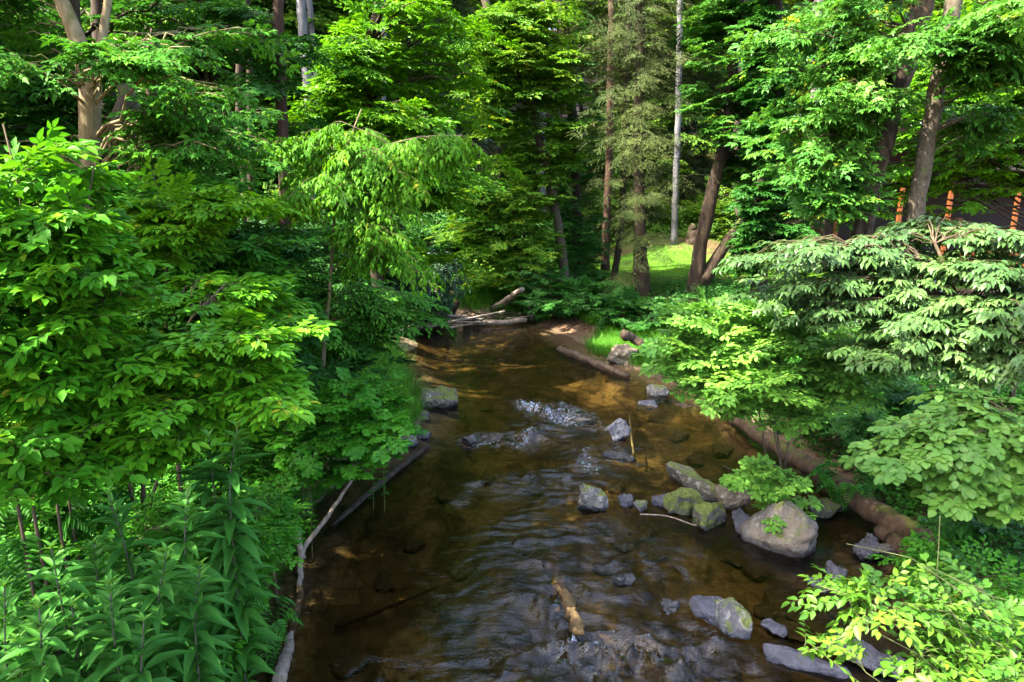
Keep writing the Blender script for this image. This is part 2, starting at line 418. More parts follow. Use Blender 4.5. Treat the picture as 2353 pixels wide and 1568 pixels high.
G['jewel'] = leaf_mat('streamside_leaf', g3((.022, .125, .007), (.042, .19, .010), (.075, .26, .013)), tf=.4)
G['rhodo'] = leaf_mat('rhododendron_leaf', g3((.009, .034, .013), (.016, .052, .020), (.028, .075, .030)), rough=.42, spec=.35, tf=.12, vein=.1)
G['dogwood'] = leaf_mat('dogwood_leaf', g3((.034, .082, .020), (.054, .118, .030), (.085, .165, .042)), rough=.42, spec=.28, vein=.35, tf=.3)
G['roundleaf'] = leaf_mat('round_leaf', g3((.042, .118, .016), (.072, .175, .024), (.11, .23, .034)), rough=.45, spec=.25, vein=.3)
G['obov'] = leaf_mat('obovate_leaf', g3((.070, .200, .030), (.120, .30, .042), (.18, .38, .06)), rough=.45, spec=.25, vein=.3)
G['vine'] = leaf_mat('vine_leaf', g3((.036, .115, .012), (.066, .175, .014), (.115, .23, .02), (.34, .33, .03)), rough=.45, vein=.35, tf=.4)
G['hemlock'] = leaf_mat('hemlock_needles', g3((.045, .070, .022), (.066, .098, .028), (.10, .13, .045)), tf=.15, vein=0, rough=.7, spec=.1)
G['far'] = leaf_mat('hillside_leaf', g3((.055, .15, .018), (.100, .22, .022), (.16, .29, .03)), vein=0, tf=.42, scale=.18)
G['far2'] = leaf_mat('hillside_yellow_leaf', g3((.080, .16, .016), (.14, .235, .02), (.22, .31, .03)), vein=0, tf=.45, scale=.18)
G['fardark'] = leaf_mat('hillside_conifer_needles', g3((.030, .060, .034), (.048, .085, .046), (.065, .11, .055)), vein=0, tf=.15, scale=.2)
G['ground'] = leaf_mat('ground_cover_leaf', g3((.020, .10, .010), (.035, .15, .014), (.060, .20, .018)), vein=.1, tf=.35, scale=.9)
G['fern'] = leaf_mat('fern_leaf', g3((.018, .105, .008), (.030, .15, .012), (.045, .19, .015)), vein=0)
G['grass'] = leaf_mat('grass_blade', g3((.030, .13, .007), (.055, .19, .010), (.10, .25, .016)), vein=0, tf=.4)
G['lawn'] = leaf_mat('lawn_blade', g3((.055, .165, .008), (.090, .225, .012), (.14, .26, .02)), vein=0, tf=.4)

B = {}
B['pale'] = bark_mat('pale_bark', (0.12, 0.088, 0.044), (0.288, 0.232, 0.132), .25, (.10, .105, .03))
B['birch'] = bark_mat('white_flaking_bark', (0.096, 0.081, 0.06), (0.276, 0.258, 0.228), 0, stretch=.5, spots=(.07, .055, .04))
B['grey'] = bark_mat('grey_bark', (0.0748, 0.07246, 0.07246), (0.1683, 0.1636, 0.1683), 0, stretch=.18)
B['brown'] = bark_mat('brown_bark', (0.0186, 0.01265, 0.008184), (0.05766, 0.03906, 0.02418), .1)
B['red'] = bark_mat('reddish_bark', (0.027, 0.0156, 0.0108), (0.072, 0.0396, 0.0252), 0, stretch=.12)
B['dark'] = bark_mat('dark_bark', (0.0154, 0.0119, 0.0077), (0.0525, 0.0406, 0.0252), .35, (.035, .05, .012))
B['ridged'] = bark_mat('ridged_dark_bark', (0.0119, 0.00833, 0.005355), (0.1011, 0.0714, 0.04462), .0, stretch=.35, scale=10, bump=1.0)
B['tan'] = bark_mat('grey_tan_bark', (0.0465, 0.03627, 0.02232), (0.1162, 0.09532, 0.0651), .15, stretch=.8, scale=18)
B['twig'] = bark_mat('twig_bark', (0.049, 0.035, 0.0196), (0.119, 0.091, 0.0525), 0)
B['stem'] = bark_mat('green_stem', (0.045, 0.06, 0.02), (0.12, 0.13, 0.045), 0)
B['purple'] = bark_mat('purplish_stem', (0.05, 0.045, 0.04), (0.115, 0.11, 0.085), 0)
B['drift'] = bark_mat('weathered_driftwood', (0.1173, 0.0897, 0.0621), (0.2898, 0.2415, 0.1863), 0, stretch=.1)
B['log'] = bark_mat('fallen_log_bark', (0.0255, 0.01594, 0.0102), (0.09563, 0.06247, 0.03952), .13, (.045, .05, .01), scale=9, stretch=.15)
B['sunk'] = bark_mat('waterlogged_bark', (0.04, 0.026, 0.012), (0.17, 0.11, 0.045), 0, (.06, .06, .012))
B['yellow'] = bark_mat('algae_stained_wood', (.035, .027, .008), (.095, .072, .018), 0)
B['wet'] = bark_mat('black_wet_wood', (0.014, 0.011, 0.008), (0.055, 0.042, 0.028), 0)
B['wood'] = bark_mat('brown_weathered_wood', (0.042, 0.0288, 0.0192), (0.132, 0.093, 0.06), 0, stretch=.1)
# ------------------------------------------------------------------ world and light
world = bpy.data.worlds.new('World'); scene.world = world; world.use_nodes = True
wn = world.node_tree; bg = wn.nodes['Background']
sky = wn.nodes.new('ShaderNodeTexSky'); sky.sky_type = 'NISHITA'; sky.sun_disc = False
sky.sun_elevation = SUN_EL; sky.sun_rotation = SUN_AZ % (2 * PI)
sky.air_density = .7; sky.dust_density = 3.5; sky.ozone_density = .5
wn.links.new(sky.outputs[0], bg.inputs[0]); bg.inputs[1].default_value = .15
sl = bpy.data.lights.new('sun', 'SUN'); sl.energy = 3.4; sl.angle = math.radians(.5); sl.color = (1, .93, .80)
so = link('sun', sl); so.rotation_euler = Vector(SUN).to_track_quat('Z', 'Y').to_euler()

cam = bpy.data.cameras.new('camera'); co = link('camera', cam, None, (0, 0, CAM_H)); co.rotation_euler = (PI / 2 - PITCH, 0, 0)
cam.sensor_width = 36.0; cam.lens = FOC / 2353 * 36; cam.clip_end = 900; cam.clip_start = .05
scene.camera = co
scene.view_settings.view_transform = 'Standard'; scene.view_settings.look = 'None'; scene.view_settings.exposure = EXPOSURE; scene.view_settings.gamma = 1
cy = scene.cycles
cy.max_bounces = 7; cy.diffuse_bounces = 3; cy.glossy_bounces = 3; cy.transmission_bounces = 5; cy.transparent_max_bounces = 10
cy.sample_clamp_indirect = 6; cy.caustics_reflective = False; cy.caustics_refractive = False
cy.use_denoising = DENOISE
cy.use_adaptive_sampling = False

# ------------------------------------------------------------------ ground and stream bed
LE = np.array([W(*q) for q in [(500, 1568), (540, 1480), (600, 1380), (640, 1330), (690, 1250), (720, 1170), (790, 1100), (870, 1060), (960, 1020), (985, 960), (960, 900), (940, 850), (900, 805), (905, 775), (1000, 757), (1050, 745)]])
RE = np.array([W(*q) for q in [(2150, 1568), (2130, 1450), (2080, 1300), (1930, 1110), (1760, 1010), (1690, 960), (1600, 915), (1500, 878), (1430, 850), (1340, 815), (1290, 785), (1200, 745)]])
YEND = float(max(LE[-1, 1], RE[-1, 1]))
EDL_Y = np.concatenate([[-60, 0], LE[:, 1]]); EDL_X = np.concatenate([[-3.2, -2.9], LE[:, 0]])
EDR_Y = np.concatenate([[-60, 0], RE[:, 1]]); EDR_X = np.concatenate([[3.6, 3.8], RE[:, 0]])
def wob(x, y, s=1.0, ph=0.0):
    return (np.sin(x * 1.7 * s + y * .9 * s + ph) + np.sin(x * -.8 * s + y * 2.1 * s + 1.3 + ph) + np.sin(x * 3.1 * s - y * 2.6 * s + 2.2 + ph) * .5) / 2.5
def shore(x, y):
    """metres inside the stream (negative: metres up the bank)"""
    x = np.asarray(x, float); y = np.asarray(y, float)
    n = wob(x, y, 2.2) * .10
    return np.minimum(np.minimum(x - np.interp(y, EDL_Y, EDL_X), np.interp(y, EDR_Y, EDR_X) - x), (YEND - y) * .9) + n
def ground(x, y):
    x = np.asarray(x, float); y = np.asarray(y, float)
    d = shore(x, y); o = np.maximum(-d, 0)
    left = x < .5 * (np.interp(y, EDL_Y, EDL_X) + np.interp(y, EDR_Y, EDR_X))
    bar = sstep(15, 18, y) * (1 - sstep(27, 31, y))
    bed = -.04 - .30 * sstep(0, 1.6, d) - .05 * wob(x, y, 1.5) * sstep(0, .6, d)
    zl = .72 * sstep(0, 1.0, o) + .35 * sstep(1, 5, o) + .30 * np.maximum(o - 7, 0)
    zr = (.55 * sstep(0, 1.1, o) * (1 - bar) + bar * .55 * sstep(0, 3.4, o)) + .5 * sstep(1.5, 6, o)
    z = np.where(d > 0, bed, np.where(left, zl, zr))
    back = np.maximum(y - np.where(x > 2, 37, 30) - 3 * np.sin(x * .12), 0)
    z = z + np.where(d > 0, 0, .34 * back * (1 - .25 * sstep(0, 60, back)))
    c = W(912, 797); z = z + .33 * np.exp(-(((x - c[0] - .25 * (y - c[1])) / .95) ** 2 + ((y - c[1]) / .9) ** 2)) * (d > -.4)
    # the little earth bank behind the lawn
    c = P(1570, 575, 34); z = z + .9 * np.exp(-(((x - c[0]) / 3.2) ** 2 + ((y - c[1]) / 2.0) ** 2))
    z = z + np.where(d > 0, 0, .05 * wob(x, y, .8, 2.) * sstep(0, 1, o))
    return np.minimum(z, 60)
def gz(x, y): return float(ground(np.array([x]), np.array([y]))[0])

xs = np.concatenate([-np.geomspace(9, 260, 46)[::-1], np.arange(-8.9, 8.95, .12), np.geomspace(9, 260, 46)])
ys = np.concatenate([-np.geomspace(2, 120, 16)[::-1], np.arange(-1.9, 27, .14), np.geomspace(27.1, 320, 80)])
X, Y = np.meshgrid(xs, ys); Z = ground(X, Y)
nx, ny = len(xs), len(ys)
i = np.arange(ny - 1)[:, None] * nx + np.arange(nx - 1)[None]
Q = np.stack([i, i + 1, i + nx + 1, i + nx], -1).reshape(-1, 4)
lawn_c = [(P(1560, 630, 27), 5.5, 6.0), (P(1760, 640, 27), 4.5, 4.0), (P(2240, 700, 20), 5, 3)]
def lawn_mask(x, y):
    m = 0
    for c, a, b in lawn_c: m = np.maximum(m, 1.35 - np.sqrt(((x - c[0]) / a) ** 2 + ((y - c[1]) / b) ** 2))
    return np.clip(m + .12 * wob(x, y, 1.1), 0, 1) * (y > 22.5)
t = NT('ground_surface'); p = t.pos()
wet = t.n('ShaderNodeAttribute', attribute_name='shore').outputs['Fac']; lw = t.n('ShaderNodeAttribute', attribute_name='lawn').outputs['Fac']
n1 = t.noise(p, 1.4, 5, .6, .3); n2 = t.noise(p, 9, 6, .65); n3 = t.noise(p, 38, 4, .6)
sand = t.ramp(n2, [(.30, (.052, .040, .019)), (.50, (.118, .089, .044)), (.72, (.20, .155, .085))])
flow = t.map(p, (1.0, .45, 1.0))
vor = t.n('ShaderNodeTexVoronoi', feature='F1'); t.l(t.map(p, (1, .75, 1)), vor.inputs['Vector']); vor.inputs['Scale'].default_value = 3.2
vor2 = t.n('ShaderNodeTexVoronoi', feature='DISTANCE_TO_EDGE'); t.l(t.map(p, (1, .75, 1)), vor2.inputs['Vector']); vor2.inputs['Scale'].default_value = 3.2
stone = t.ramp(vor.outputs['Color'], [(.2, (.025, .022, .015)), (.5, (.07, .052, .028)), (.8, (.13, .098, .055))])
stone = t.mix(t.ramp(vor2.outputs['Distance'], [(.0, (1, 1, 1)), (.09, (0, 0, 0))]), stone, (.03, .02, .01))
sm = t.ramp(t.noise(flow, 1.1, 4, .6), [(.44, (0, 0, 0)), (.52, (1, 1, 1))])
bed = t.mix(t.math('MULTIPLY', sm, .75), sand, stone)
dirt = t.ramp(t.noise(flow, 1.7, 6, .72, 1.2), [(.47, (0, 0, 0)), (.60, (.9, .9, .9))])
bed = t.mix(dirt, bed, (.022, .018, .009))
soil = t.ramp(n2, [(.28, (.030, .018, .009)), (.52, (.085, .050, .026)), (.75, (.17, .105, .06))])
soil = t.mix(t.ramp(n3, [(.62, (0, 0, 0)), (.68, (1, 1, 1))]), soil, (.22, .13, .075))
lawn_g = t.ramp(n2, [(.3, (.045, .12, .008)), (.7, (.085, .19, .014))])
lm = t.ramp(t.math('ADD', lw, t.math('MULTIPLY', t.math('SUBTRACT', n1, .5), .7)), [(.30, (0, 0, 0)), (.5, (1, 1, 1))])
col = t.mix(lm, soil, lawn_g)
wm = t.ramp(t.math('ADD', wet, t.math('MULTIPLY', t.math('SUBTRACT', n1, .5), .5)), [(0, (0, 0, 0)), (.02, (1, 1, 1))])
shm = t.math('MULTIPLY_ADD', wet, .5, .5)      # -1..1 m of shore
beach = t.mix(n3, (.06, .040, .024), (.14, .10, .064))
bm = t.ramp(t.math('ADD', shm, t.math('MULTIPLY', t.math('SUBTRACT', n1, .5), .25)), [(.16, (0, 0, 0)), (.34, (1, 1, 1))])
col = t.mix(bm, col, beach); col = t.mix(wm, col, bed)
pb = t.n('ShaderNodeBsdfPrincipled'); t.set(pb.inputs['Base Color'], col); pb.inputs['Roughness'].default_value = .85; pb.inputs['Specular IOR Level'].default_value = .2
t.set(pb.inputs['Normal'], t.bump(t.math('ADD', n2, t.math('MULTIPLY', n3, .4)), .7, .05)); t.l(pb.outputs[0], t.out.inputs[0])
gm = new_mesh('ground', np.stack([X, Y, Z], -1).reshape(-1, 3), [Q], t.m, True, None, {'shore': np.clip(shore(X, Y), -1, 1), 'lawn': lawn_mask(X, Y)})
tag(link('ground', gm), kind='structure')

# ------------------------------------------------------------------ water
wx = np.arange(-5.2, 7.4, .045); wy = np.concatenate([np.arange(1.0, 15, .045), np.arange(15, YEND + .6, .08)])
X, Y = np.meshgrid(wx, wy); nx, ny = len(wx), len(wy)
rgw = np.random.default_rng(5)
amp = np.full(X.shape, .0022); foam = np.zeros(X.shape)
for (px, py, sx, sy, a, f) in [(1250, 955, .7, .5, .02, .25), (1190, 1012, .9, .4, .02, .25), (1330, 985, .5, .5, .02, .3), (1390, 1050, .7, .6, .02, .2),
                               (1090, 1010, .35, .2, .016, .4), (1380, 1500, .8, .35, .036, .10), (1230, 1320, .6, 1.3, .020, .0), (1500, 1320, .6, .6, .020, 0), (1480, 1400, .6, .5, .008, 0), (1250, 1120, .8, .5, .018, 0), (1290, 1400, .3, .4, .02, .12),
                               (1020, 830, .7, .9, .022, .12), (1130, 830, 1.0, 1.2, .018, .0), (1330, 860, .8, .8, .008, .1), (1550, 930, .5, .5, .014, .25), (1380, 1215, .3, .4, .02, .35), (1600, 1480, .5, .4, .026, .2), (1500, 1560, 1.2, .4, .022, .05), (1000, 1540, 1.4, .5, .004, 0)]:
    c = W(px, py); g = np.exp(-((X - c[0]) / sx) ** 2 - ((Y - c[1]) / sy) ** 2)
    amp = amp + a * g; foam = np.maximum(foam, f * g)
def streak(pts, wdt, a, f):
    global amp, foam
    q = resample([W(*p) for p in pts], 24); wob_ = .10 * wob(X, Y, 3.0, 1.0)
    d = np.full(X.shape, 9.); 
    for c in q: d = np.minimum(d, np.hypot((X - c[0]) * .8, Y - c[1] + wob_))
    g = np.exp(-(d / wdt) ** 2); amp = amp + a * g; foam = np.maximum(foam, .72 * f * g)
streak([(1195, 930), (1235, 945), (1275, 962), (1315, 975)], .26, .03, 1.0)
streak([(1290, 935), (1320, 950), (1345, 958)], .16, .02, .7)
streak([(1085, 1022), (1130, 1012), (1180, 1018), (1215, 1002), (1255, 992)], .20, .03, .95)
streak([(1350, 1030), (1345, 1060), (1360, 1085)], .14, .02, .75)
streak([(1385, 985), (1410, 995), (1432, 1000)], .12, .02, .8)
streak([(1290, 1500), (1350, 1470), (1420, 1485), (1480, 1520)], .16, .02, .45)
streak([(1255, 1455), (1300, 1480), (1330, 1490)], .10, .02, .4)
streak([(1150, 1110), (1220, 1100), (1290, 1095)], .15, .015, .4)
streak([(1060, 1160), (1085, 1130), (1110, 1110)], .12, .015, .35)
streak([(1560, 1420), (1600, 1450), (1650, 1480)], .10, .02, .4)
streak([(1480, 930), (1530, 925), (1590, 935)], .14, .02, .4)
h = np.zeros(X.shape)
for k in range(26):
    wl = .16 * (1.9 ** (rgw.random() * 2.6)); an = rgw.normal(PI / 2, .32); kx, ky = math.cos(an) * 2 * PI / wl, math.sin(an) * 2 * PI / wl
    ph = 2.2 * np.sin(X * rgw.uniform(.5, 2.0) + rgw.random() * 6) + 1.6 * np.sin(Y * rgw.uniform(.6, 1.7) + X * .6 + rgw.random() * 6)
    s = np.sin(X * kx + Y * ky + ph + rgw.random() * 6); env = .5 + .5 * np.sin(X * rgw.uniform(.6, 2) + Y * rgw.uniform(.6, 2) + rgw.random() * 6)
    h += (1 - np.abs(s)) ** 1.6 * env * (wl / .5) ** .75 * .5
_lat = rgw.random((256, 256))
def vn(x, y):
    xi, yi = np.floor(x).astype(int), np.floor(y).astype(int); fx, fy = x - xi, y - yi; fx = fx * fx * (3 - 2 * fx); fy = fy * fy * (3 - 2 * fy)
    g = lambda a, b: _lat[a % 256, b % 256]
    return (g(xi, yi) * (1 - fx) + g(xi + 1, yi) * fx) * (1 - fy) + (g(xi, yi + 1) * (1 - fx) + g(xi + 1, yi + 1) * fx) * fy
wx_ = X + .9 * (vn(X * 1.1, Y * 1.1) - .5) + .25 * (vn(X * 4, Y * 4 + 9) - .5); wy_ = Y + .9 * (vn(X * 1.0 + 40, Y * 1.2) - .5) + .25 * (vn(X * 4 + 77, Y * 4) - .5)
hv = 0
for fq, a in ((1.6, 1.0), (3.1, .62), (6.0, .36), (11.0, .17)):
    hv = hv + a * (1 - np.abs(2 * vn(wx_ * fq + 17 * fq, wy_ * fq * 2.1) - 1)) ** 1.5 * (.35 + 1.1 * vn(X * .9 + fq, Y * 1.3 + 5))
h = .25 * h + 2.6 * hv
h -= h.mean()
Zw = amp * h * 1.35
# the stream drops a little over a line of stones
Zw = Zw + .05 * sstep(-.5, .5, Y - (W(1200, 985)[1] + .12 * (X - .3)))
i = np.arange(ny - 1)[:, None] * nx + np.arange(nx - 1)[None]
Q = np.stack([i, i + 1, i + nx + 1, i + nx], -1)
sh = shore(X, Y); keep = (np.maximum.reduce([sh[:-1, :-1], sh[1:, :-1], sh[:-1, 1:], sh[1:, 1:]]) > -.35)
Q = Q[keep].reshape(-1, 4)
used = np.unique(Q); remap = np.zeros(X.size, np.int32); remap[used] = np.arange(len(used))
t = NT('stream_water'); p = t.pos()
dep = t.n('ShaderNodeAttribute', attribute_name='depth').outputs['Fac']; fo = t.n('ShaderNodeAttribute', attribute_name='foam').outputs['Fac']; ag = t.n('ShaderNodeAttribute', attribute_name='agit').outputs['Fac']
b1 = t.noise(t.map(p, (.7, 2.4, 1)), 6, 3, .6, .6); b2 = t.noise(t.map(p, (.7, 2.2, 1)), 22, 3, .6, .3)
hh = t.math('ADD', b1, t.math('MULTIPLY', b2, .35))
bn = t.n('ShaderNodeBump'); bn.inputs['Distance'].default_value = .05; t.set(bn.inputs['Height'], hh); t.set(bn.inputs['Strength'], t.math('ADD', .10, t.math('MULTIPLY', ag, .35)))
tint = t.mix(t.ramp(dep, [(.02, (0, 0, 0)), (.75, (1, 1, 1))]), (.96, .92, .84), (.60, .52, .33))
tr = t.n('ShaderNodeBsdfTransparent'); t.set(tr.inputs[0], tint)
gl = t.n('ShaderNodeBsdfGlossy'); gl.inputs['Roughness'].default_value = .035; gl.inputs[0].default_value = (.92, .96, 1, 1); t.l(bn.outputs[0], gl.inputs['Normal'])
fr = t.n('ShaderNodeFresnel'); fr.inputs['IOR'].default_value = 1.38; t.l(bn.outputs[0], fr.inputs['Normal'])
m1 = t.n('ShaderNodeMixShader'); t.l(fr.outputs[0], m1.inputs[0]); t.l(tr.outputs[0], m1.inputs[1]); t.l(gl.outputs[0], m1.inputs[2])
fd = t.n('ShaderNodeBsdfDiffuse'); fd.inputs[0].default_value = (.5, .55, .62, 1)
fn = t.noise(t.map(p, (1.5, .9, 1)), 15, 6, .72, 1.2)
fm = t.ramp(t.math('ADD', t.math('MULTIPLY', fo, .60), t.math('MULTIPLY', t.math('SUBTRACT', fn, .5), 2.2)), [(.40, (0, 0, 0)), (.85, (.85, .85, .85))])
m2 = t.n('ShaderNodeMixShader'); t.l(fm, m2.inputs[0]); t.l(m1.outputs[0], m2.inputs[1]); t.l(fd.outputs[0], m2.inputs[2]); t.l(m2.outputs[0], t.out.inputs[0])
wm_ = new_mesh('water', np.stack([X, Y, Zw], -1).reshape(-1, 3)[used], [remap[Q]], t.m, True, None,
               {'depth': np.clip(sh, 0, 1).ravel()[used], 'foam': foam.ravel()[used], 'agit': np.clip(amp / .02, 0, 1).ravel()[used]})
tag(link('water', wm_), kind='structure')

# ------------------------------------------------------------------ rocks
RK = {
    'grey': rock_mat('grey_boulder', (.060, .056, .050), (.165, .152, .135), .12, .25, .75, mossup=.25),
    'moss': rock_mat('mossy_block', (.05, .046, .038), (.14, .128, .105), .80, .35, mossup=.55),
    'slab': rock_mat('lichen_slab', (.045, .042, .032), (.12, .108, .08), .22, .55, mossup=.3),
    'tan': rock_mat('tan_stone', (.085, .065, .043), (.19, .15, .105), .0, .25, .6),
    'pale': rock_mat('pale_stone', (.075, .072, .066), (.19, .178, .158), .25, .5, mossup=.4),
    'blue': rock_mat('slate_stone', (.030, .031, .040), (.085, .086, .106), .0, .0, wet=.04),
    'dark': rock_mat('dark_wet_stone', (.030, .028, .026), (.10, .092, .08), .0, .1, wet=.12),
    'ridge': rock_mat('ridged_stone', (.05, .05, .056), (.13, .127, .132), .14, .8, mossup=.2),
    'bed': rock_mat('stream_bed_stone', (.07, .053, .027), (.19, .142, .075), 0, 0, wet=.0001),
}
def rock_mesh(dims, seed, mat, pts=15, rough=.085, bev=.12, point=None):
    rg = np.random.default_rng(seed); bm = bmesh.new()
    u = nz(rg.normal(0, 1, (pts, 3))); u = np.sign(u) * np.abs(u) ** .62
    for q in u: bm.verts.new(Vector(q * np.array(dims) * .5))
    if point is not None: bm.verts.new(Vector(np.array(point) * np.array(dims) * .5))
    r = bmesh.ops.convex_hull(bm, input=bm.verts)
    bmesh.ops.delete(bm, geom=[g for g in r['geom_interior'] if isinstance(g, bmesh.types.BMVert)], context='VERTS')
    bmesh.ops.dissolve_limit(bm, angle_limit=math.radians(24), verts=bm.verts, edges=bm.edges)
    m = min(dims)
    bmesh.ops.bevel(bm, geom=list(bm.edges), offset=m * bev, segments=2, profile=.6, affect='EDGES', clamp_overlap=True)
    bmesh.ops.triangulate(bm, faces=bm.faces)
    for _ in range(6):
        L = max(dims) * .055
        es = [e for e in bm.edges if e.calc_length() > L]
        if not es or len(bm.verts) > 3500: break
        bmesh.ops.subdivide_edges(bm, edges=es, cuts=1); bmesh.ops.triangulate(bm, faces=bm.faces)
    bmesh.ops.smooth_vert(bm, verts=bm.verts, factor=.22, use_axis_x=True, use_axis_y=True, use_axis_z=True)
    bm.normal_update(); s = 2.2 / max(dims); o = Vector((seed * 3.7, 0, 0))
    for v in bm.verts:
        n = mnoise.fractal(v.co * s * 1.6 + o, 1.0, 2.0, 5) * rough * m * 1.6 + (mnoise.noise(v.co * s * .8 + o * 2)) * rough * m * 1.5
        n += (abs(mnoise.noise(Vector((v.co.x * s * 5, v.co.y * s * 5, v.co.z * s * 9)) + o)) - .25) * rough * m * .55
        v.co += v.normal * n
    me = bpy.data.meshes.new('rock'); bm.to_mesh(me); bm.free()
    me.polygons.foreach_set('use_smooth', np.ones(len(me.polygons), bool)); me.materials.append(mat); return me
def rock(label, px, py, dims, zc, mat, yaw=0, tilt=(0, 0), seed=1, name='rock', group=None, cat='rock', **kw):
    c = W(px, py, 0)
    o = link(name, rock_mesh(dims, seed, RK[mat], **kw), None, (c[0], c[1], zc)); o.rotation_euler = (tilt[0], tilt[1], math.radians(yaw))
    return tag(o, label, cat, group)
rock('large grey boulder with green plants on its shoulder, biggest stone in the stream', 1786, 1250, (.98, .56, .86), .17, 'grey', -42, (.25, .14), 12, name='boulder', cat='boulder', pts=22, bev=.2, rough=.06)
rock('square mossy stone touching the large grey boulder on its stream side', 1634, 1204, (.60, .40, .36), .10, 'moss', 6, (0, .04), 23, name='stone', cat='stone', bev=.09)
rock('mossy wedge stone lying left of the square mossy stone', 1570, 1172, (.62, .42, .34), .09, 'moss', -8, (.05, .1), 30, name='stone', cat='stone', bev=.09)
rock('long narrow slab with white lichen specks behind the mossy stones', 1592, 1125, (1.12, .36, .42), .13, 'slab', -52, (0, .03), 41, name='slab', cat='slab', bev=.08)
rock('pinkish tan angular stone between the long slab and the leafy sapling', 1690, 1166, (.58, .42, .36), .12, 'tan', -15, (0, .05), 52, name='stone', cat='stone', bev=.07, point=(-.9, .2, 1.1))
rock('pale pointed stone standing alone in midstream with a lichen crest', 1360, 1166, (.46, .34, .44), .08, 'pale', 15, (0, .1), 61, name='stone', cat='stone', bev=.05, point=(-.7, .1, 1.35))
rock('small grey stone with one white spot right of the pale pointed stone', 1440, 1160, (.24, .20, .24), .05, 'blue', 20, (0, 0), 72, name='stone', cat='stone', bev=.12)
rock('small pale topped stone beside the thin stick in midstream', 1470, 1172, (.22, .18, .20), .05, 'pale', 60, (0, 0), 83, name='stone', cat='stone', bev=.12)
rock('low bluish stone tucked behind the mossy wedge stone', 1522, 1158, (.34, .22, .20), .04, 'blue', 0, (0, 0), 94, name='stone', cat='stone')
rock('small bluish stone wedged against the left flank of the large boulder', 1706, 1214, (.24, .34, .34), .07, 'blue', 25, (.2, .1), 105, name='stone', cat='stone')
rock('flat bluish slate stone with one pale ring, leaning on the striped ridge stone', 1628, 1412, (.46, .36, .22), .07, 'blue', -25, (.15, .18), 112, name='stone', cat='stone', bev=.15)
rock('narrow ridge stone striped with moss and white lichen', 1668, 1432, (.26, .72, .34), .10, 'ridge', 16, (-.12, .1), 120, name='stone', cat='stone', bev=.08)
rock('flat blue grey stone below the pointed hanging leaf spray', 1770, 1450, (.34, .20, .14), .03, 'blue', -28, (0, .05), 131, name='stone', cat='stone')
rock('long blue grey slab low in the water near the bottom edge', 1842, 1530, (.92, .20, .18), .03, 'blue', -27, (0, .03), 142, name='slab', cat='slab')
rock('thick blue grey slab half under the sunlit vine leaves', 1985, 1520, (.74, .30, .24), .07, 'blue', -36, (0, .05), 153, name='slab', cat='slab')
rock('bluish stone in the dark pool below the mossy log', 1992, 1272, (.36, .34, .36), .06, 'blue', -50, (0, .2), 164, name='stone', cat='stone')
rock('dark brown stone between the bluish pool stone and the log', 2052, 1288, (.46, .30, .36), .06, 'dark', -30, (0, .1), 175, name='stone', cat='stone')
rock('upright narrow grey stone in the side channel right of the boulder', 1920, 1330, (.22, .34, .26), .05, 'blue', 15, (.1, 0), 186, name='stone', cat='stone')
rock('small thin grey stone at the foot of the large boulder', 1882, 1352, (.16, .28, .14), .04, 'blue', 30, (0, 0), 197, name='stone', cat='stone')
rock('rounded mossy brown boulder at the left waterside', 1006, 934, (.86, .70, .56), .12, 'slab', 10, (0, .05), 201, name='boulder', cat='boulder', pts=26, bev=.2)
rock('dark flat stone just below the rounded boulder on the left waterside', 962, 1002, (.52, .36, .20), .06, 'dark', -5, (0, 0), 212, name='stone', cat='stone')
rock('small brown stone between the rounded boulder and the dark flat stone', 972, 966, (.36, .28, .22), .08, 'slab', 0, (0, 0), 223, name='stone', cat='stone')
rock('pale stone at the edge of the round leaved shrub', 940, 1024, (.34, .28, .26), .09, 'pale', 0, (0, 0), 234, name='stone', cat='stone')
rock('brown stone in shade under the round leaved shrub', 885, 1040, (.52, .36, .34), .09, 'slab', 20, (0, 0), 245, name='stone', cat='stone')
rock('sunlit tan boulder in the grass of the right bank', 1433, 836, (.74, .56, .56), .22, 'tan', -10, (.1, .1), 251, name='boulder', cat='boulder', pts=20, bev=.14)
rock('wet dark stone with a pale tip parting the white riffle', 1415, 1004, (.44, .40, .36), .08, 'blue', 30, (0, .1), 262, name='stone', cat='stone', bev=.06, point=(.5, .2, 1.3))
rock('amber stone just breaking the surface behind the white riffle', 1342, 968, (.52, .40, .20), .035, 'tan', 0, (0, 0), 273, name='stone', cat='stone')
rock('grey stone on the right waterline under the far end of the log', 1512, 912, (.56, .36, .34), .08, 'pale', -20, (0, 0), 284, name='stone', cat='stone')
rock('low grey stone in the water left of the stone under the log end', 1487, 936, (.52, .32, .20), .04, 'blue', -10, (0, 0), 295, name='stone', cat='stone')
rock('flat mossy stone in the dark water behind the mossy log', 1905, 1178, (.62, .36, .22), .06, 'slab', 5, (0, 0), 306, name='stone', cat='stone')
rock('black wet stone at the left end of the riffle', 1078, 1018, (.34, .26, .22), .04, 'dark', 0, (0, 0), 317, name='stone', cat='stone')
rock('black wet slab right of the riffle, awash', 1425, 1052, (.66, .26, .16), .02, 'dark', -24, (0, 0), 328, name='slab', cat='slab')
rock('dark knob of stone breaking the water right of the sunken log', 1540, 1398, (.22, .16, .18), .01, 'dark', 0, (0, 0), 339, name='stone', cat='stone')
rock('dark stone awash above the mossy square stone', 1430, 1332, (.30, .18, .16), .0, 'dark', 0, (0, 0), 343, name='stone', cat='stone')
rsub = np.random.default_rng(77)
subm = [rock_mesh((.5, .38, .2), 900 + k, RK['bed'], pts=18, bev=.2) for k in range(6)]
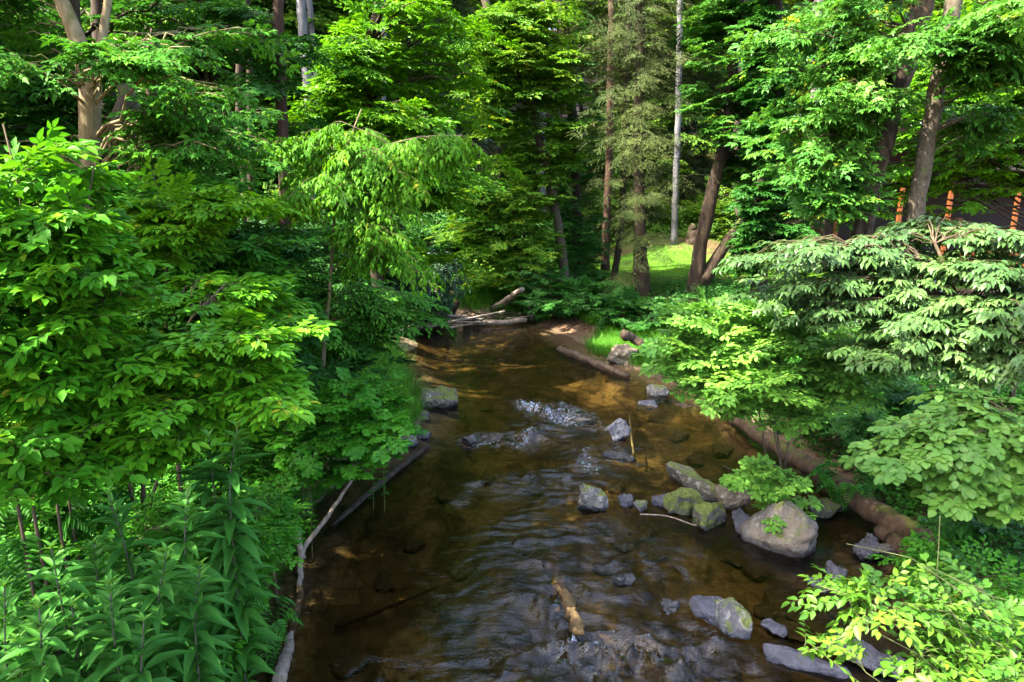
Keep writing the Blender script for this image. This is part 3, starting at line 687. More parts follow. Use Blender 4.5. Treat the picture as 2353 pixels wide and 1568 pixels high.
for k, (px, py, s) in enumerate([(1800, 1375, 1.1), (1870, 1430, 1.2), (1815, 1440, 1.0), (1740, 1300, .9), (1900, 1475, .9), (1760, 1385, .7), (1690, 1275, .9), (1480, 1205, 1.0), (1440, 1230, .9), (1390, 1290, .7), (1500, 1260, .8), (1600, 1050, .9), (1660, 1040, 1.0), (1560, 1000, .9), (1420, 1110, .8), (1060, 1390, 1.0), (1000, 1360, .7),
                                (1130, 1500, .9), (1060, 1290, .8), (950, 1240, .7), (1200, 1240, .8), (1260, 1520, .9), (1400, 1540, .8), (1560, 1520, .9), (1660, 1520, .8), (1020, 1130, .7), (1120, 1090, .7), (1230, 1110, .8), (880, 1330, .7), (1180, 1440, .8), (800, 1520, .8), (1050, 960, 1.0), (1120, 930, .9), (1690, 1395, .8), (1950, 1430, .9), (2010, 1400, .8)]):
    c = W(px, py, -.2); o = link('submerged_stone', subm[k % 6], None, (c[0], c[1], gz(c[0], c[1]) + .05)); o.rotation_euler = (rsub.normal(0, .1), rsub.normal(0, .1), rsub.random() * 6.3); o.scale = (s, s, s * .9)
    tag(o, 'brown rounded stone seen through the clear shallow stream water', 'submerged stone', 'stones lying under the stream water')
# ------------------------------------------------------------------ logs and driftwood
def log(name, label, pts, r0, r1, mat, cat='log', n=28, sides=14, rough=.10, seed=1, group=None, forks=(), parent=None):
    rg = np.random.default_rng(seed); q = resample(pts, n); base = q[0].copy()
    q[1:-1] += rg.normal(0, .12, (n - 2, 3)) * r0
    R = np.linspace(r0, r1, n) * (1 + .025 * np.sin(np.arange(n) * .37 + seed)); mb = MB(); V, F = tubes((q - base)[None], R[None], sides, True, rough, rg); mb.add(V, F)
    for fp, a, b in forks:
        fq = resample(fp, 14); V, F = tubes((fq - base)[None], np.linspace(a, b, 14)[None], 8, True, rough, rg); mb.add(V, F)
    o = link(name, mb.mesh(name, B[mat], True), parent, base if parent is None else None)
    if parent is None: tag(o, label, cat, group)
    return o
def wz(px, py, z): return W(px, py, z)
log('fallen_log', 'long mossy fallen log lying along the right waterline', [wz(1630, 915, .12), wz(1752, 1005, .22), wz(1880, 1085, .30), wz(1995, 1165, .34), wz(2065, 1205, .36), wz(2150, 1262, .38)], .115, .15, 'log', n=60, sides=18, rough=.07, seed=3)
log('broken_log', 'short broken log end lying against the mossy fallen log', [wz(2030, 1218, .22), wz(2075, 1255, .20), wz(2112, 1290, .16)], .12, .11, 'log', n=14, seed=5)
log('forked_branch', 'forked branch on the left bank, pale above and yellow brown under water', [wz(640, 1568, .30), wz(652, 1525, .24), wz(668, 1470, -.02), wz(688, 1380, -.06), wz(690, 1310, .05), wz(697, 1262, .22), wz(740, 1205, .42), wz(778, 1150, .55), wz(810, 1100, .70)], .062, .018, 'drift', 'branch', 40, 10, .12, 7,
    forks=[([wz(695, 1285, .14), wz(687, 1245, .3), wz(684, 1220, .4)], .045, .03)])
log('sunken_log', 'dark waterlogged log slanting along the left waterline', [wz(745, 1232, -.06), wz(805, 1175, -.02), wz(870, 1115, .01), wz(930, 1065, .03), wz(985, 1025, .03)], .055, .04, 'wet', n=30, seed=9)
log('sunken_log', 'stubby brown log submerged in midstream with its end breaking the water', [wz(1262, 1288, -.12), wz(1290, 1350, -.07), wz(1315, 1415, -.01), wz(1330, 1462, .01)], .105, .075, 'sunk', n=22, rough=.3, seed=11)
log('sunken_branch', 'thin dark branch on the stream bed reaching from the left bank', [wz(770, 1440, -.1), wz(850, 1412, -.12), wz(930, 1380, -.14), wz(1000, 1350, -.14)], .03, .015, 'wet', 'branch', n=18, seed=13)
log('stick', 'yellow stained stick standing in the riffle', [wz(1446, 955, .16), wz(1450, 1000, .10), wz(1457, 1050, -.05)], .014, .02, 'yellow', 'stick', 12, 8, .1, 15)
log('stick', 'thin pale stick caught between the small stones in midstream', [wz(1470, 1182, .04), wz(1530, 1186, .05), wz(1600, 1208, .06)], .012, .009, 'drift', 'stick', 12, 6, .1, 17)
log('stick', 'brown stick poking out left of the leafy sapling', [wz(1660, 1070, .35), wz(1700, 1090, .22), wz(1750, 1110, .05)], .016, .022, 'brown', 'stick', 12, 6, .1, 19)
log('driftwood_log', 'grey split log beached on the right bank below the grass', [wz(1285, 806, .0), wz(1340, 826, .07), wz(1400, 850, .07), wz(1440, 868, .02)], .13, .10, 'wood', n=20, rough=.3, seed=21)
log('log_stub', 'short weathered log stub in the right bank grass', [wz(1432, 768, .9), wz(1455, 778, .75), wz(1478, 792, .62)], .12, .10, 'wood', n=10, seed=23)
log('dead_trunk', 'dead trunk leaning up out of the driftwood towards the dark bushes', [wz(1120, 722, .1), wz(1150, 700, .6), wz(1200, 665, 1.5)], .13, .07, 'drift', 'dead trunk', 14, seed=25)
log('leaning_stump', 'brown broken stub standing at the left end of the driftwood', [wz(1036, 735, .05), wz(1043, 710, .5), wz(1052, 690, .8)], .14, .09, 'brown', 'stump', 12, seed=27)
log('upright_stake', 'short pale upright branch standing in the driftwood pile', [wz(1222, 735, .1), wz(1218, 715, .42), wz(1216, 695, .8)], .05, .03, 'drift', 'branch', 8, seed=29)
log('driftwood_log', 'long bleached pole lying across the whole driftwood pile', [wz(985, 752, .25), wz(1060, 735, .42), wz(1130, 722, .5), wz(1160, 715, .62)], .05, .03, 'drift', n=16, seed=31)
log('driftwood_log', 'thick grey log at the waterside of the driftwood pile', [wz(1065, 742, .12), wz(1140, 741, .16), wz(1210, 736, .2)], .10, .08, 'drift', n=14, rough=.2, seed=33)
log('driftwood_log', 'pale pole pointing left out of the driftwood pile', [wz(1000, 722, .55), wz(1060, 728, .4), wz(1110, 735, .3)], .05, .04, 'drift', n=12, seed=34)
rd = np.random.default_rng(41)
for k in range(46):
    px = rd.uniform(945, 1240); py = 752 - (px - 945) * .10 + rd.normal(-6, 8); ln = rd.uniform(.5, 1.6); a = rd.normal(.1, .6); z = rd.uniform(.08, .5)
    c = wz(px, min(py, 752), z * .8); dv = np.array([math.cos(a), math.sin(a) * .8, rd.normal(0, .16)]) * ln * .5
    log('driftwood_stick', 'thin bare stick tangled in the driftwood pile at the stream bend', [c - dv, c + rd.normal(0, .05, 3), c + dv], rd.uniform(.012, .032), .008, 'drift' if rd.random() < .6 else 'brown', 'stick', 8, 5, .1, 100 + k, 'sticks of the driftwood pile')
for k, (a, b, c) in enumerate([((880, 768, .3), (915, 762, .4), (950, 745, .6)), ((860, 790, .1), (890, 796, .16), (930, 800, .05))]):
    log('stick', ['bare twig leaning over the left sand spit', 'bleached stick lying on the sunlit sand spit'][k], [wz(*a), wz(*b), wz(*c)], .022, .01, 'drift', 'stick', 8, 5, .1, 200 + k)
# cut stump beside the lawn
c = P(1592, 572, 33); zc = gz(c[0], c[1])
log('tree_stump', 'grey cut tree stump on the earth bank behind the lawn', [(c[0], c[1], zc - .1), (c[0], c[1], zc + .35), (c[0] + .05, c[1], zc + .75)], .34, .2, 'brown', 'stump', 8, 14, .15, 51)

# ------------------------------------------------------------------ cabin among the trees on the right
def box(mb, x0, x1, y0, y1, z0, z1):
    v = [(x, y, z) for z in (z0, z1) for y in (y0, y1) for x in (x0, x1)]
    mb.add(v, [[(0, 2, 3, 1), (4, 5, 7, 6), (0, 1, 5, 4), (2, 6, 7, 3), (0, 4, 6, 2), (1, 3, 7, 5)]])
M_post = plain_mat('stained_cedar', (.17, .05, .012), .5, (8, 8, .6)); M_side = plain_mat('cream_siding', (.30, .235, .16), .6, (.4, 6, 6))
M_dark = plain_mat('dark_brown_boards', (.014, .008, .006), .7); M_red = plain_mat('red_brown_trim', (.055, .013, .008), .6); M_roof = plain_mat('pale_metal_roof', (.42, .44, .48), .4); M_glass = plain_mat('dark_window', (.02, .025, .03), .08, spec=.6)
M_white = plain_mat('white_paint', (.42, .41, .40), .4); M_tank = plain_mat('grey_metal', (.16, .17, .19), .4)
CY = 24.0
def hx(px, y=CY): return float(P(px, 500, y)[0])
def hz(py, y=CY): return float(P(2150, py, y)[2])
x0, x1 = hx(1890), hx(2580); zg = gz(hx(2100), CY) ; zdeck = hz(404)
cab = thing('cabin', 'cedar and cream cabin half hidden behind the right hand trees', 'cabin', (0, 0, 0))
mb = MB(); box(mb, hx(1990), x1, CY + 3, CY + 9, zg - .3, zdeck - .28); link('lower_wall', mb.mesh('lower_wall', M_dark), cab)
mb = MB(); box(mb, hx(2262), x1, CY + .45, CY + 9, zdeck, zdeck + 1.9)
for k in range(9): box(mb, hx(2262) + .13, x1, CY + .425, CY + .452, zdeck + .04 + k * .21, zdeck + .235 + k * .21)
link('siding_wall', mb.mesh('siding_wall', M_side), cab)
mb = MB(); box(mb, hx(1985), hx(2258), CY + 2.2, CY + 9, zdeck + .02, zdeck + 1.7); link('porch_wall', mb.mesh('porch_wall', M_red), cab)
mb = MB(); box(mb, x0 + .5, x1 + .2, CY - .1, CY + 3.2, zdeck - .26, zdeck - .004); link('deck', mb.mesh('deck', M_dark), cab)
mb = MB(); xa, xb = hx(1890), x1 + .6; zr0, zr1 = hz(300), hz(345)
v = [(xa, CY - .6, zr0 + .35), (xb, CY - .6, zr1 - .15), (xb, CY + 10, zr1 + .9), (xa, CY + 10, zr0 + 1.4)]
v = [tuple(a) for a in v] + [(a[0], a[1], a[2] + .14) for a in v]
mb.add(v, [[(3, 2, 1, 0), (4, 5, 6, 7), (0, 1, 5, 4), (1, 2, 6, 5), (2, 3, 7, 6), (3, 0, 4, 7)]]); link('roof', mb.mesh('roof', M_roof), cab)
mb = MB(); v = [(xa + .1, CY - .5, zr0 + .12), (xb - .1, CY - .5, zr1 - .40), (xb - .1, CY - .5, zr1 - .17), (xa + .1, CY - .5, zr0 + .33)]
v = v + [(a[0], a[1] + .9, a[2] + .05) for a in v]
mb.add(v, [[(0, 1, 2, 3), (7, 6, 5, 4), (0, 4, 5, 1), (1, 5, 6, 2), (2, 6, 7, 3), (3, 7, 4, 0)]]); link('fascia', mb.mesh('fascia', M_red), cab)
for px in (1922, 2064, 2176, 2330):
    mb = MB(); xx = hx(px); box(mb, xx - .06, xx + .06, CY - .1, CY + .02, zg - .3, zdeck - .262); link('post', mb.mesh('post', M_post), cab)
mb = MB(); box(mb, hx(2258), hx(2262) + .10, CY + .40, CY + .56, zdeck + .003, zdeck + 1.95); link('corner_post', mb.mesh('corner_post', M_post), cab)
zr = hz(610)
rl = link('porch_railing', None, cab); rl.empty_display_size = .1
mb = MB(); box(mb, hx(2145), hx(2345), CY - 1.0, CY - .88, zr - .2, zr - .1); link('rail', mb.mesh('rail', M_post), rl)
mb = MB(); box(mb, hx(2145), hx(2345), CY - 1.0, CY - .88, zr + .45, zr + .56); link('rail', mb.mesh('rail', M_post), rl)
mb = MB()
for k in range(26): xx = hx(2150) + k * .118; box(mb, xx - .03, xx + .03, CY - .96, CY - .92, zr - .097, zr + .447)
link('balusters', mb.mesh('balusters', M_post), rl)
mb = MB(); box(mb, hx(2130), hx(2355), CY - 1.1, CY + 2.9, zr - .42, zr - .26); link('porch_floor', mb.mesh('porch_floor', M_white), cab)
f = link('window', None, cab); mb = MB(); xw = hx(2300)
for a in ((xw - .6, xw - .52, .5, 1.5), (xw + .52, xw + .6, .5, 1.5), (xw - .52, xw + .52, .5, .58), (xw - .52, xw + .52, 1.42, 1.5)): box(mb, a[0], a[1], CY + 2.92, CY + 2.99, zr + a[2], zr + a[3])
link('frame', mb.mesh('frame', M_post), f); mb = MB(); box(mb, xw - .52, xw + .52, CY + 2.95, CY + 2.985, zr + .58, zr + 1.42); link('pane', mb.mesh('pane', M_glass), f)
# white garden chair beside the porch
cc = P(2142, 632, CY - 2.2); cz = gz(cc[0], cc[1])
gc = thing('garden_chair', 'white garden chair standing on the grass beside the cabin porch', 'chair', (cc[0], cc[1], cz), rot=.5)
mb = MB(); box(mb, -.26, .26, -.25, .25, .42, .46); link('seat', mb.mesh('seat', M_white), gc)
mb = MB(); [box(mb, -.25 + k * .105, -.17 + k * .105, .25, .28, .463, 1.0) for k in range(5)]; box(mb, -.26, .26, .247, .284, .98, 1.05); link('backrest', mb.mesh('backrest', M_white), gc)
for sx in (-1, 1):
    for sy in (-1, 1): mb = MB(); box(mb, sx * .23 - .025, sx * .23 + .025, sy * .21 - .025, sy * .21 + .025, -.05, .417); link('leg', mb.mesh('leg', M_white), gc)
    mb = MB(); box(mb, sx * .27 - .03, sx * .27 + .03, -.27, .24, .64, .68); box(mb, sx * .27 - .02, sx * .27 + .02, -.25, -.21, .465, .638); link('armrest', mb.mesh('armrest', M_white), gc)
# ------------------------------------------------------------------ plants
def M(px, py, rx, ry, Y, dep, n):
    return (P(px, py, Y), (rx * mpp(Y), dep, ry * mpp(Y)), n)
def MW(x, y, z, rx, ry, rz, n): return ((x, y, z), (rx, ry, rz), n)
def S(pts, Y, r0, r1, top=None, root=True, dx=0.0):
    """stem through measured bearings at distance Y (one value or one per point); carried on up to height top, down to the ground"""
    Ys = Y if isinstance(Y, (list, tuple)) else [Y] * len(pts)
    q = [P(a, b, y) for (a, b), y in zip(pts, Ys)]
    if root:
        b = q[0].copy(); b[0] += dx; b[2] = gz(b[0], b[1]) - .08
        if q[0][2] - b[2] > .15: q = [b] + q
        else: q[0][2] = b[2]
    if top:
        d = q[-1] - q[-2]; d = d / np.linalg.norm(d); d = nz(d * .6 + np.array([0, 0, .4]))
        k = (top - q[-1][2]) / max(d[2], .2); q += [q[-1] + d * k * .5, q[-1] + d * k]
    return (np.array(q), r0, r1)
def A(x, y, top, r0, r1, lean=(0, 0)):
    z = gz(x, y) - .1
    return (np.array([(x, y, z), (x + lean[0] * .4, y + lean[1] * .4, z + (top - z) * .45), (x + lean[0], y + lean[1], top)]), r0, r1)

for px, py, r in [(1010, 828, .35), (925, 800, .45), (1060, 875, .42), (975, 865, .25), (1320, 860, .35), (1180, 815, .3), (1430, 800, .55), (1290, 765, .3), (1370, 885, .35), (1120, 762, .25)]:
    GAPS.append((W(px, py), r, 2.5))
for px, py, Y, r in [(2320, 770, 7.2, .55), (2230, 830, 6.9, .35), (2180, 760, 7, .18), (2290, 550, 7.2, .25), (2330, 600, 6.6, .2)]:
    GAPS.append((P(px, py, Y), r, 1.2))
for px, py, Y, r in [(2280, 1500, 3.5, .28), (2180, 1430, 3.5, .14), (2020, 1380, 3.5, .16), (1900, 1480, 3.4, .12), (2330, 1420, 3.5, .14), (2120, 1550, 3.3, .14)]:
    GAPS.append((P(px, py, Y), r, .8))
for px, py, Y, r in [(1120, 470, 24, .8), (1930, 370, 18, .6), (2080, 450, 23.8, .8), (2200, 450, 23.8, .8), (1000, 120, 17, 2.0), (330, 150, 8.5, .7), (600, 770, 5.5, .35), (180, 980, 5, .3), (900, 250, 17, 1.2), (1200, 150, 24, 2.0), (760, 150, 17.5, 1.0), (1250, 100, 36, 4), (500, 60, 24, 2.5), (1650, 770, 8.6, .32), (1770, 750, 8.6, .3), (1890, 800, 8.5, .3), (1720, 860, 8.4, .25), (1820, 880, 8.3, .2), (840, 330, 9.5, .5), (780, 440, 9.4, .4), (900, 540, 9.2, .35), (480, 830, 5.4, .25), (80, 420, 4.7, .35), (150, 620, 4.8, .3), (400, 160, 8.3, .6), (1900, 240, 13.2, 1.0), (2290, 140, 12, .8), (1700, 200, 19.3, 1.0)]:
    GAPS.append((P(px, py, Y), r, 2.0))

# ---------------- left bank, near
plant('arching_shrub', 'tall arching shrub with long leafy shoots filling the left edge', 'shrub',
      [S([(60, 1050), (70, 700), (40, 420), (8, 285)], 4.7, .016, .005), S([(120, 1050), (170, 700), (200, 480), (215, 380)], 4.8, .014, .005), S([(20, 1050), (-60, 700), (-120, 430)], 4.6, .016, .005), S([(150, 1050), (230, 800), (290, 640)], 5.0, .013, .005)],
      [M(70, 420, 120, 110, 4.7, .5, 7), M(120, 560, 150, 110, 4.7, .6, 16), M(40, 700, 170, 120, 4.6, .6, 17), M(200, 650, 110, 70, 4.8, .5, 8), M(-80, 560, 120, 170, 4.5, .6, 11), M(110, 850, 160, 70, 4.6, .6, 9), M(50, 960, 130, 60, 4.4, .5, 9), M(110, 1060, 130, 50, 4.5, .4, 8)],
      leaf='ovate', spray='arch', Ls=.34, Ll=0.112, asp=.50, bark=B['twig'], green=G['near'], seed=1, sprl=7, rl=.007, slope=.6, up=.08, trunk='stems', crown='foliage')
plant('layered_shrub', 'layered shrub with bright green sprays hanging over the left bank', 'shrub',
      [S([(330, 1180), (340, 950), (420, 760), (520, 650)], [5.9, 5.8, 5.7, 5.9], .028, .006), S([(340, 1180), (420, 1000), (560, 860)], 5.7, .024, .005), S([(310, 1180), (260, 950), (180, 760)], 5.7, .026, .006)],
      [M(560, 760, 100, 22, 5.4, .5, 10), M(400, 815, 190, 26, 5.4, .6, 17), M(600, 895, 110, 20, 5.3, .5, 11), M(280, 900, 210, 28, 5.2, .6, 19), M(150, 965, 110, 24, 4.8, .4, 7), M(480, 955, 170, 24, 5.2, .5, 12), M(90, 790, 120, 60, 5.4, .5, 9), M(540, 660, 130, 28, 6.6, .6, 12), M(390, 700, 110, 30, 6.2, .5, 9), M(330, 1000, 170, 22, 5.0, .5, 9), M(620, 700, 60, 40, 6.8, .4, 6), M(230, 1040, 130, 18, 4.9, .4, 5)],
      leaf='ovate', spray='frond', Ls=.36, Ll=0.108, asp=.50, bark=B['twig'], green=G['spice'], seed=2, sprl=7, rl=.008, slope=.2, flat=.2, droop=.0, trunk='stems', crown='foliage', jit=.14)
plant('understory_tree', 'shaded layered small tree behind the left bank shrubs', 'tree',
      [S([(470, 900), (480, 640), (450, 480)], 8.5, .05, .015)],
      [M(430, 560, 230, 60, 8.5, 1.0, 12), M(560, 640, 130, 50, 8.5, .8, 8), M(330, 620, 200, 60, 8.3, .9, 10), M(500, 720, 200, 60, 8.0, .8, 10), M(640, 690, 60, 70, 8.3, .6, 5), M(280, 480, 160, 60, 8.2, .8, 8), M(420, 430, 120, 40, 8.4, .8, 6)],
      leaf='ovate', spray='frond', Ls=.5, Ll=0.125, asp=.5, bark=B['brown'], green=G['maple'], seed=3, sprl=6, rl=.012, slope=.25, flat=.35)
plant('spray_branch_sapling', 'sapling with pale flat leaf sprays in front of the dark left understory', 'sapling',
      [S([(390, 900), (380, 640), (400, 520)], 6.8, .025, .008)],
      [M(440, 485, 170, 40, 6.8, .6, 14), M(540, 475, 60, 28, 6.8, .4, 5), M(330, 520, 120, 35, 6.7, .5, 7)],
      leaf='ovate', spray='frond', Ls=.40, Ll=0.1, asp=.5, bark=B['twig'], green=G['sapling'], seed=4, sprl=6, rl=.008, flat=.3, slope=.25)
# maple family with the pale forked trunk
plant('forked_tree', 'pale barked forked tree with spreading maple leaves on the left', 'tree',
      [S([(208, 640), (212, 480), (208, 300), (205, 190)], 9.0, .15, .125), (np.array([P(205, 200, 9), P(180, 90, 9), P(140, 0, 9.1), P(105, -90, 9.1), P(60, -330, 9), P(50, -600, 9)]), .10, .05), (np.array([P(208, 220, 9), P(225, 120, 9.1), P(245, 30, 9.2), P(255, -120, 9.3), P(270, -420, 9.4)]), .062, .03)],
      [M(420, 135, 150, 26, 8.3, .7, 16), M(530, 225, 100, 40, 8.3, .7, 12), M(90, 170, 100, 40, 8.4, .7, 9), M(490, 320, 110, 50, 8.5, .8, 10), M(80, 340, 110, 60, 8.8, .7, 10), M(420, 60, 170, 60, 9.6, .8, 10), M(40, 60, 90, 60, 9.4, .8, 6), M(250, 118, 110, 16, 8.2, .4, 6),
       M(100, -300, 380, 160, 9.0, 2.4, 34), M(200, -560, 380, 180, 9.0, 2.4, 24)],
      leaf='maple', spray='maple', Ls=.55, Ll=.115, asp=.62, bark=B['pale'], green=G['maple'], jit=.3, seed=5, sprl=6, clear=.8, rl=.02, slope=.3, flat=.4, sides=14, rough=.08)
plant('snag', 'knobbly broken topped trunk with a pale elbow behind the forked tree', 'dead tree',
      [S([(330, 620), (335, 420), (322, 300), (300, 235), (285, 195)], 9.9, .17, .10), (np.array([P(300, 215, 9.8), P(275, 250, 9.7), P(262, 300, 9.6), P(255, 350, 9.6)]), .075, .05), (np.array([P(320, 260, 9.8), P(270, 300, 9.6), P(240, 320, 9.5)]), .035, .02), (np.array([P(330, 330, 9.8), P(390, 300, 9.4), P(450, 290, 9.2), P(500, 300, 9.1)]), .02, .008), (np.array([P(300, 335, 9.7), P(370, 300, 9.3), P(440, 315, 9.1), P(490, 335, 9.1)]), .018, .007)],
      [M(500, 320, 60, 30, 9.2, .4, 3)], leaf='maple', spray='maple', Ls=.4, Ll=.1, asp=.62, bark=B['tan'], green=G['maple'], twig=False, seed=6, sprl=4, rl=.012, sides=14, rough=.22)
plant('slender_tree', 'slender dark brown trunk rising straight behind the left understory', 'tree',
      [S([(660, 690), (655, 520), (648, 300), (642, 120), (640, 0)], 14.0, .115, .09, 13)],
      [M(560, 120, 150, 120, 13.5, 1.2, 16), M(600, 330, 90, 130, 13.8, 1.2, 14), M(560, 560, 110, 90, 13.0, 1.2, 12), M(700, 520, 80, 120, 13.5, 1.0, 10), M(640, -250, 330, 180, 14, 3, 16), M(700, 60, 110, 90, 14, 1.3, 10)],
      leaf='maplefar', spray='frond', Ls=.75, Ll=0.16, asp=.6, bark=B['red'], green=G['dark'], seed=7, sprl=6, rl=.02, slope=.2, flat=.4, twig=False)
plant('backdrop_maple', 'dense dark maple filling the upper left behind the forked tree', 'tree',
      [A(-8.6, 14.5, 15, .2, .06)],
      [M(80, 130, 200, 150, 13, 1.5, 25), M(330, 80, 200, 130, 13.5, 1.5, 22), M(60, 400, 170, 150, 12.5, 1.4, 21), M(250, 420, 170, 120, 12.5, 1.4, 19), M(450, 380, 150, 120, 12.5, 1.4, 19), M(480, 130, 140, 120, 14, 1.5, 16), M(380, 600, 200, 80, 11.5, 1.2, 15), M(150, -300, 450, 220, 13, 3, 21)],
      leaf='maplefar', spray='frond', Ls=.75, Ll=0.175, asp=.6, bark=B['brown'], green=G['maple'], seed=8, sprl=6, rl=.03, slope=.2, flat=.4, twig=False)
# tall streamside weeds
rw = np.random.default_rng(9)
weeds = [((42, 1478), (60, 1640), 3.45, 'weed with a pale star of top leaves in the lower left corner'), ((118, 1262), (165, 1500), 3.7, 'weed with a yellowish tip, tall on the far left'), ((250, 1140), (305, 1330), 4.1, 'weed with curled new leaves at its tip, behind the others'), ((252, 1345), (275, 1560), 3.55, 'weed with a short leafy tip between two taller ones'), ((382, 1268), (360, 1480), 3.8, 'weed with a dense pale tip in the middle of the clump'), ((432, 1125), (428, 1330), 4.2, 'weed with a neat star tip standing highest of the clump'), ((545, 985), (530, 1180), 4.6, 'large nodding bluish weed bending over beside the layered shrub'), ((480, 1010), (500, 1200), 4.7, 'nodding weed half hidden beside the large bluish one'),
         ((165, 1395), (190, 1580), 3.6, 'weed with blue green leaves low in the clump'), ((330, 1430), (330, 1600), 3.5, 'weed with broad leaves at the bottom of the clump'), ((10, 1350), (20, 1560), 3.6, 'weed cut by the left edge of the view'), ((460, 1300), (450, 1480), 3.9, 'weed at the stream side of the clump'), ((90, 1400), (110, 1600), 3.4, 'weed with yellow green leaves near the left edge'), ((215, 1250), (240, 1450), 4.0, 'weed with narrow leaves behind the short tipped one')]
for k, (tp, bt, Y, lab) in enumerate(weeds):
    top = P(tp[0], tp[1], Y); mid = P(bt[0], bt[1], Y + .15); bx = mid + (mid - top) * .6; root = np.array([bx[0], bx[1] + .1, min(gz(bx[0], bx[1] + .1), mid[2] - .3) - .05])
    q = resample([root, mid, top], 30); base = root
    o = thing('tall_weed', 'tall ' + lab if not lab.startswith(('large', 'nodding')) else lab, 'weed', base, 'tall weeds on the left bank')
    V, F = tubes((q - base)[None], np.linspace(.009, .004, 30)[None], 6); mb = MB(); mb.add(V, F); link('stem', mb.mesh('stem', B['purple'], True), o)
    pp, dd, nn, LL = [], [], [], []
    n = int(np.linalg.norm(top - root) / .078); ph = rw.random() * 6
    for i in range(n):
        f = (i + 1) / n; a = q[min(int(f * 29), 29)] - base; z = 1 - f
        for j in range(4 if f < .93 else 6):
            an = ph + j * PI / 2 + i * .8 + rw.normal(0, .2)
            el = rw.normal(.28 + .9 * max(0, f - .8) * 5 * .9, .18)
            d = np.array([math.cos(an) * math.cos(el), math.sin(an) * math.cos(el), math.sin(el)])
            if f < .22 or rw.random() < .12: continue
            pp.append(a); dd.append(d); nn.append(np.array([0, 0, 1]) - d * d[2] * .8); LL.append((.065 + .185 * min(1, (1 - f) * 5.5 + .05)) * rw.uniform(.8, 1.2) * (1.15 if k in (6, 7) else 1))
    pp, dd, nn, LL = map(np.array, (pp, dd, nn, LL)); mb = MB(); tipness = np.clip(1.05 - LL / .17, 0, .9) + rw.random(len(LL)) * .35
    leaf_cloud(mb, 'lance', pp, dd, nn, LL, LL * .31, np.clip(tipness, 0, .95)); link('leaves', mb.mesh('leaves', G['weed'], True), o)
# leafy bank shrubs by the water
plant('round_leaf_shrub', 'small shrub with round bright leaves overhanging the left waterline', 'shrub',
      [S([(700, 1050), (760, 980), (800, 890)], [8.7, 8.2, 8.2], .015, .004), S([(710, 1050), (800, 1000), (890, 960)], [8.7, 8.2, 8], .015, .004), S([(690, 1050), (690, 980), (680, 900)], [8.6, 8.3, 8.2], .015, .004)],
      [M(790, 930, 90, 60, 7.9, .5, 16), M(860, 990, 80, 60, 7.8, .5, 16), M(720, 980, 90, 80, 7.9, .5, 18), M(790, 1040, 110, 50, 7.7, .5, 14), M(880, 900, 60, 50, 8.6, .4, 8), M(700, 1070, 60, 40, 7.7, .4, 6), M(900, 960, 50, 50, 8.3, .4, 6)],
      leaf='round', spray='frond', Ls=.26, Ll=0.07, asp=.72, bark=B['stem'], green=G['jewel'], seed=10, sprl=5, rl=.005, slope=.6, trunk='stems', crown='foliage')
for k, (px, py, Y, h, lab) in enumerate([(870, 900, 8.8, .8, 'feathery upright weed poking above the round leaved shrub'), (845, 915, 8.9, .7, 'second feathery weed left of the taller one by the water'), (700, 1040, 7.6, .7, 'narrow leaved weed at the left of the round leaved shrub')]):
    c = P(px, py, Y); z = gz(c[0], c[1]); q = resample([(c[0], c[1], z), (c[0] + .02, c[1], (z + c[2]) / 2), c], 20)
    o = thing('upright_weed', lab, 'weed', (c[0], c[1], z)); mb = MB(); mb.add(*tubes((q - q[0])[None], np.linspace(.006, .002, 20)[None], 5)); link('stem', mb.mesh('stem', B['stem'], True), o)
    m = 90; f = .25 + .75 * rw.random(m); pp = np.array([q[int(x * 19)] for x in f]) - q[0]; an = rw.random(m) * 6.3; dd = np.stack([np.cos(an), np.sin(an), .5 + 0 * an], 1)
    mb = MB(); L = .10 * (1.15 - .7 * f); leaf_cloud(mb, 'lance', pp, dd, np.tile([0, 0, 1.], (m, 1)), L, L * .28, rw.random(m)); link('leaves', mb.mesh('leaves', G['jewel'], True), o)
# sapling with the bright drooping leaves
plant('slender_sapling', 'slender sapling with bright drooping leaves arching over the stream', 'sapling',
      [S([(742, 860), (748, 760), (760, 640), (765, 520), (790, 400), (810, 300), (830, 250)], 9.6, .046, .008), (np.array([P(795, 380, 9.6), P(900, 330, 9.4), P(1000, 312, 9.2), P(1060, 312, 9.1)]), .016, .005)],
      [M(840, 335, 90, 40, 9.5, .7, 11), M(980, 318, 80, 25, 9.3, .4, 8), M(740, 320, 90, 25, 9.6, .5, 7), M(770, 410, 90, 50, 9.4, .7, 11), M(870, 440, 80, 60, 9.3, .6, 11), M(880, 535, 70, 50, 9.2, .5, 9), M(935, 610, 40, 30, 9.2, .3, 4), M(700, 440, 50, 40, 9.4, .5, 4), M(910, 400, 70, 40, 9.3, .5, 6)],
      leaf='droopy', spray='hang', Ls=.44, Ll=.092, asp=.44, bark=B['pale'], green=G['sapling'], seed=11, sprl=6, rl=.010, slope=.1, flat=.3, droop=.15, up=.18)
plant('streamside_sapling', 'sapling with fine dark green sprays reaching out over the far left waterline', 'sapling',
      [S([(720, 830), (770, 700), (800, 650)], 10.6, .03, .01)],
      [M(860, 690, 100, 35, 10.6, .7, 14), M(940, 715, 60, 25, 10.6, .5, 7), M(800, 740, 90, 40, 10.6, .7, 10), M(850, 760, 60, 25, 10.8, .5, 5), M(700, 780, 70, 50, 10.3, .6, 7)],
      leaf='ovate', spray='dense', Ls=.55, Ll=0.1, asp=.42, bark=B['twig'], green=G['maple'], seed=12, sprl=5, rl=.010, slope=.1, flat=.3, droop=.2)
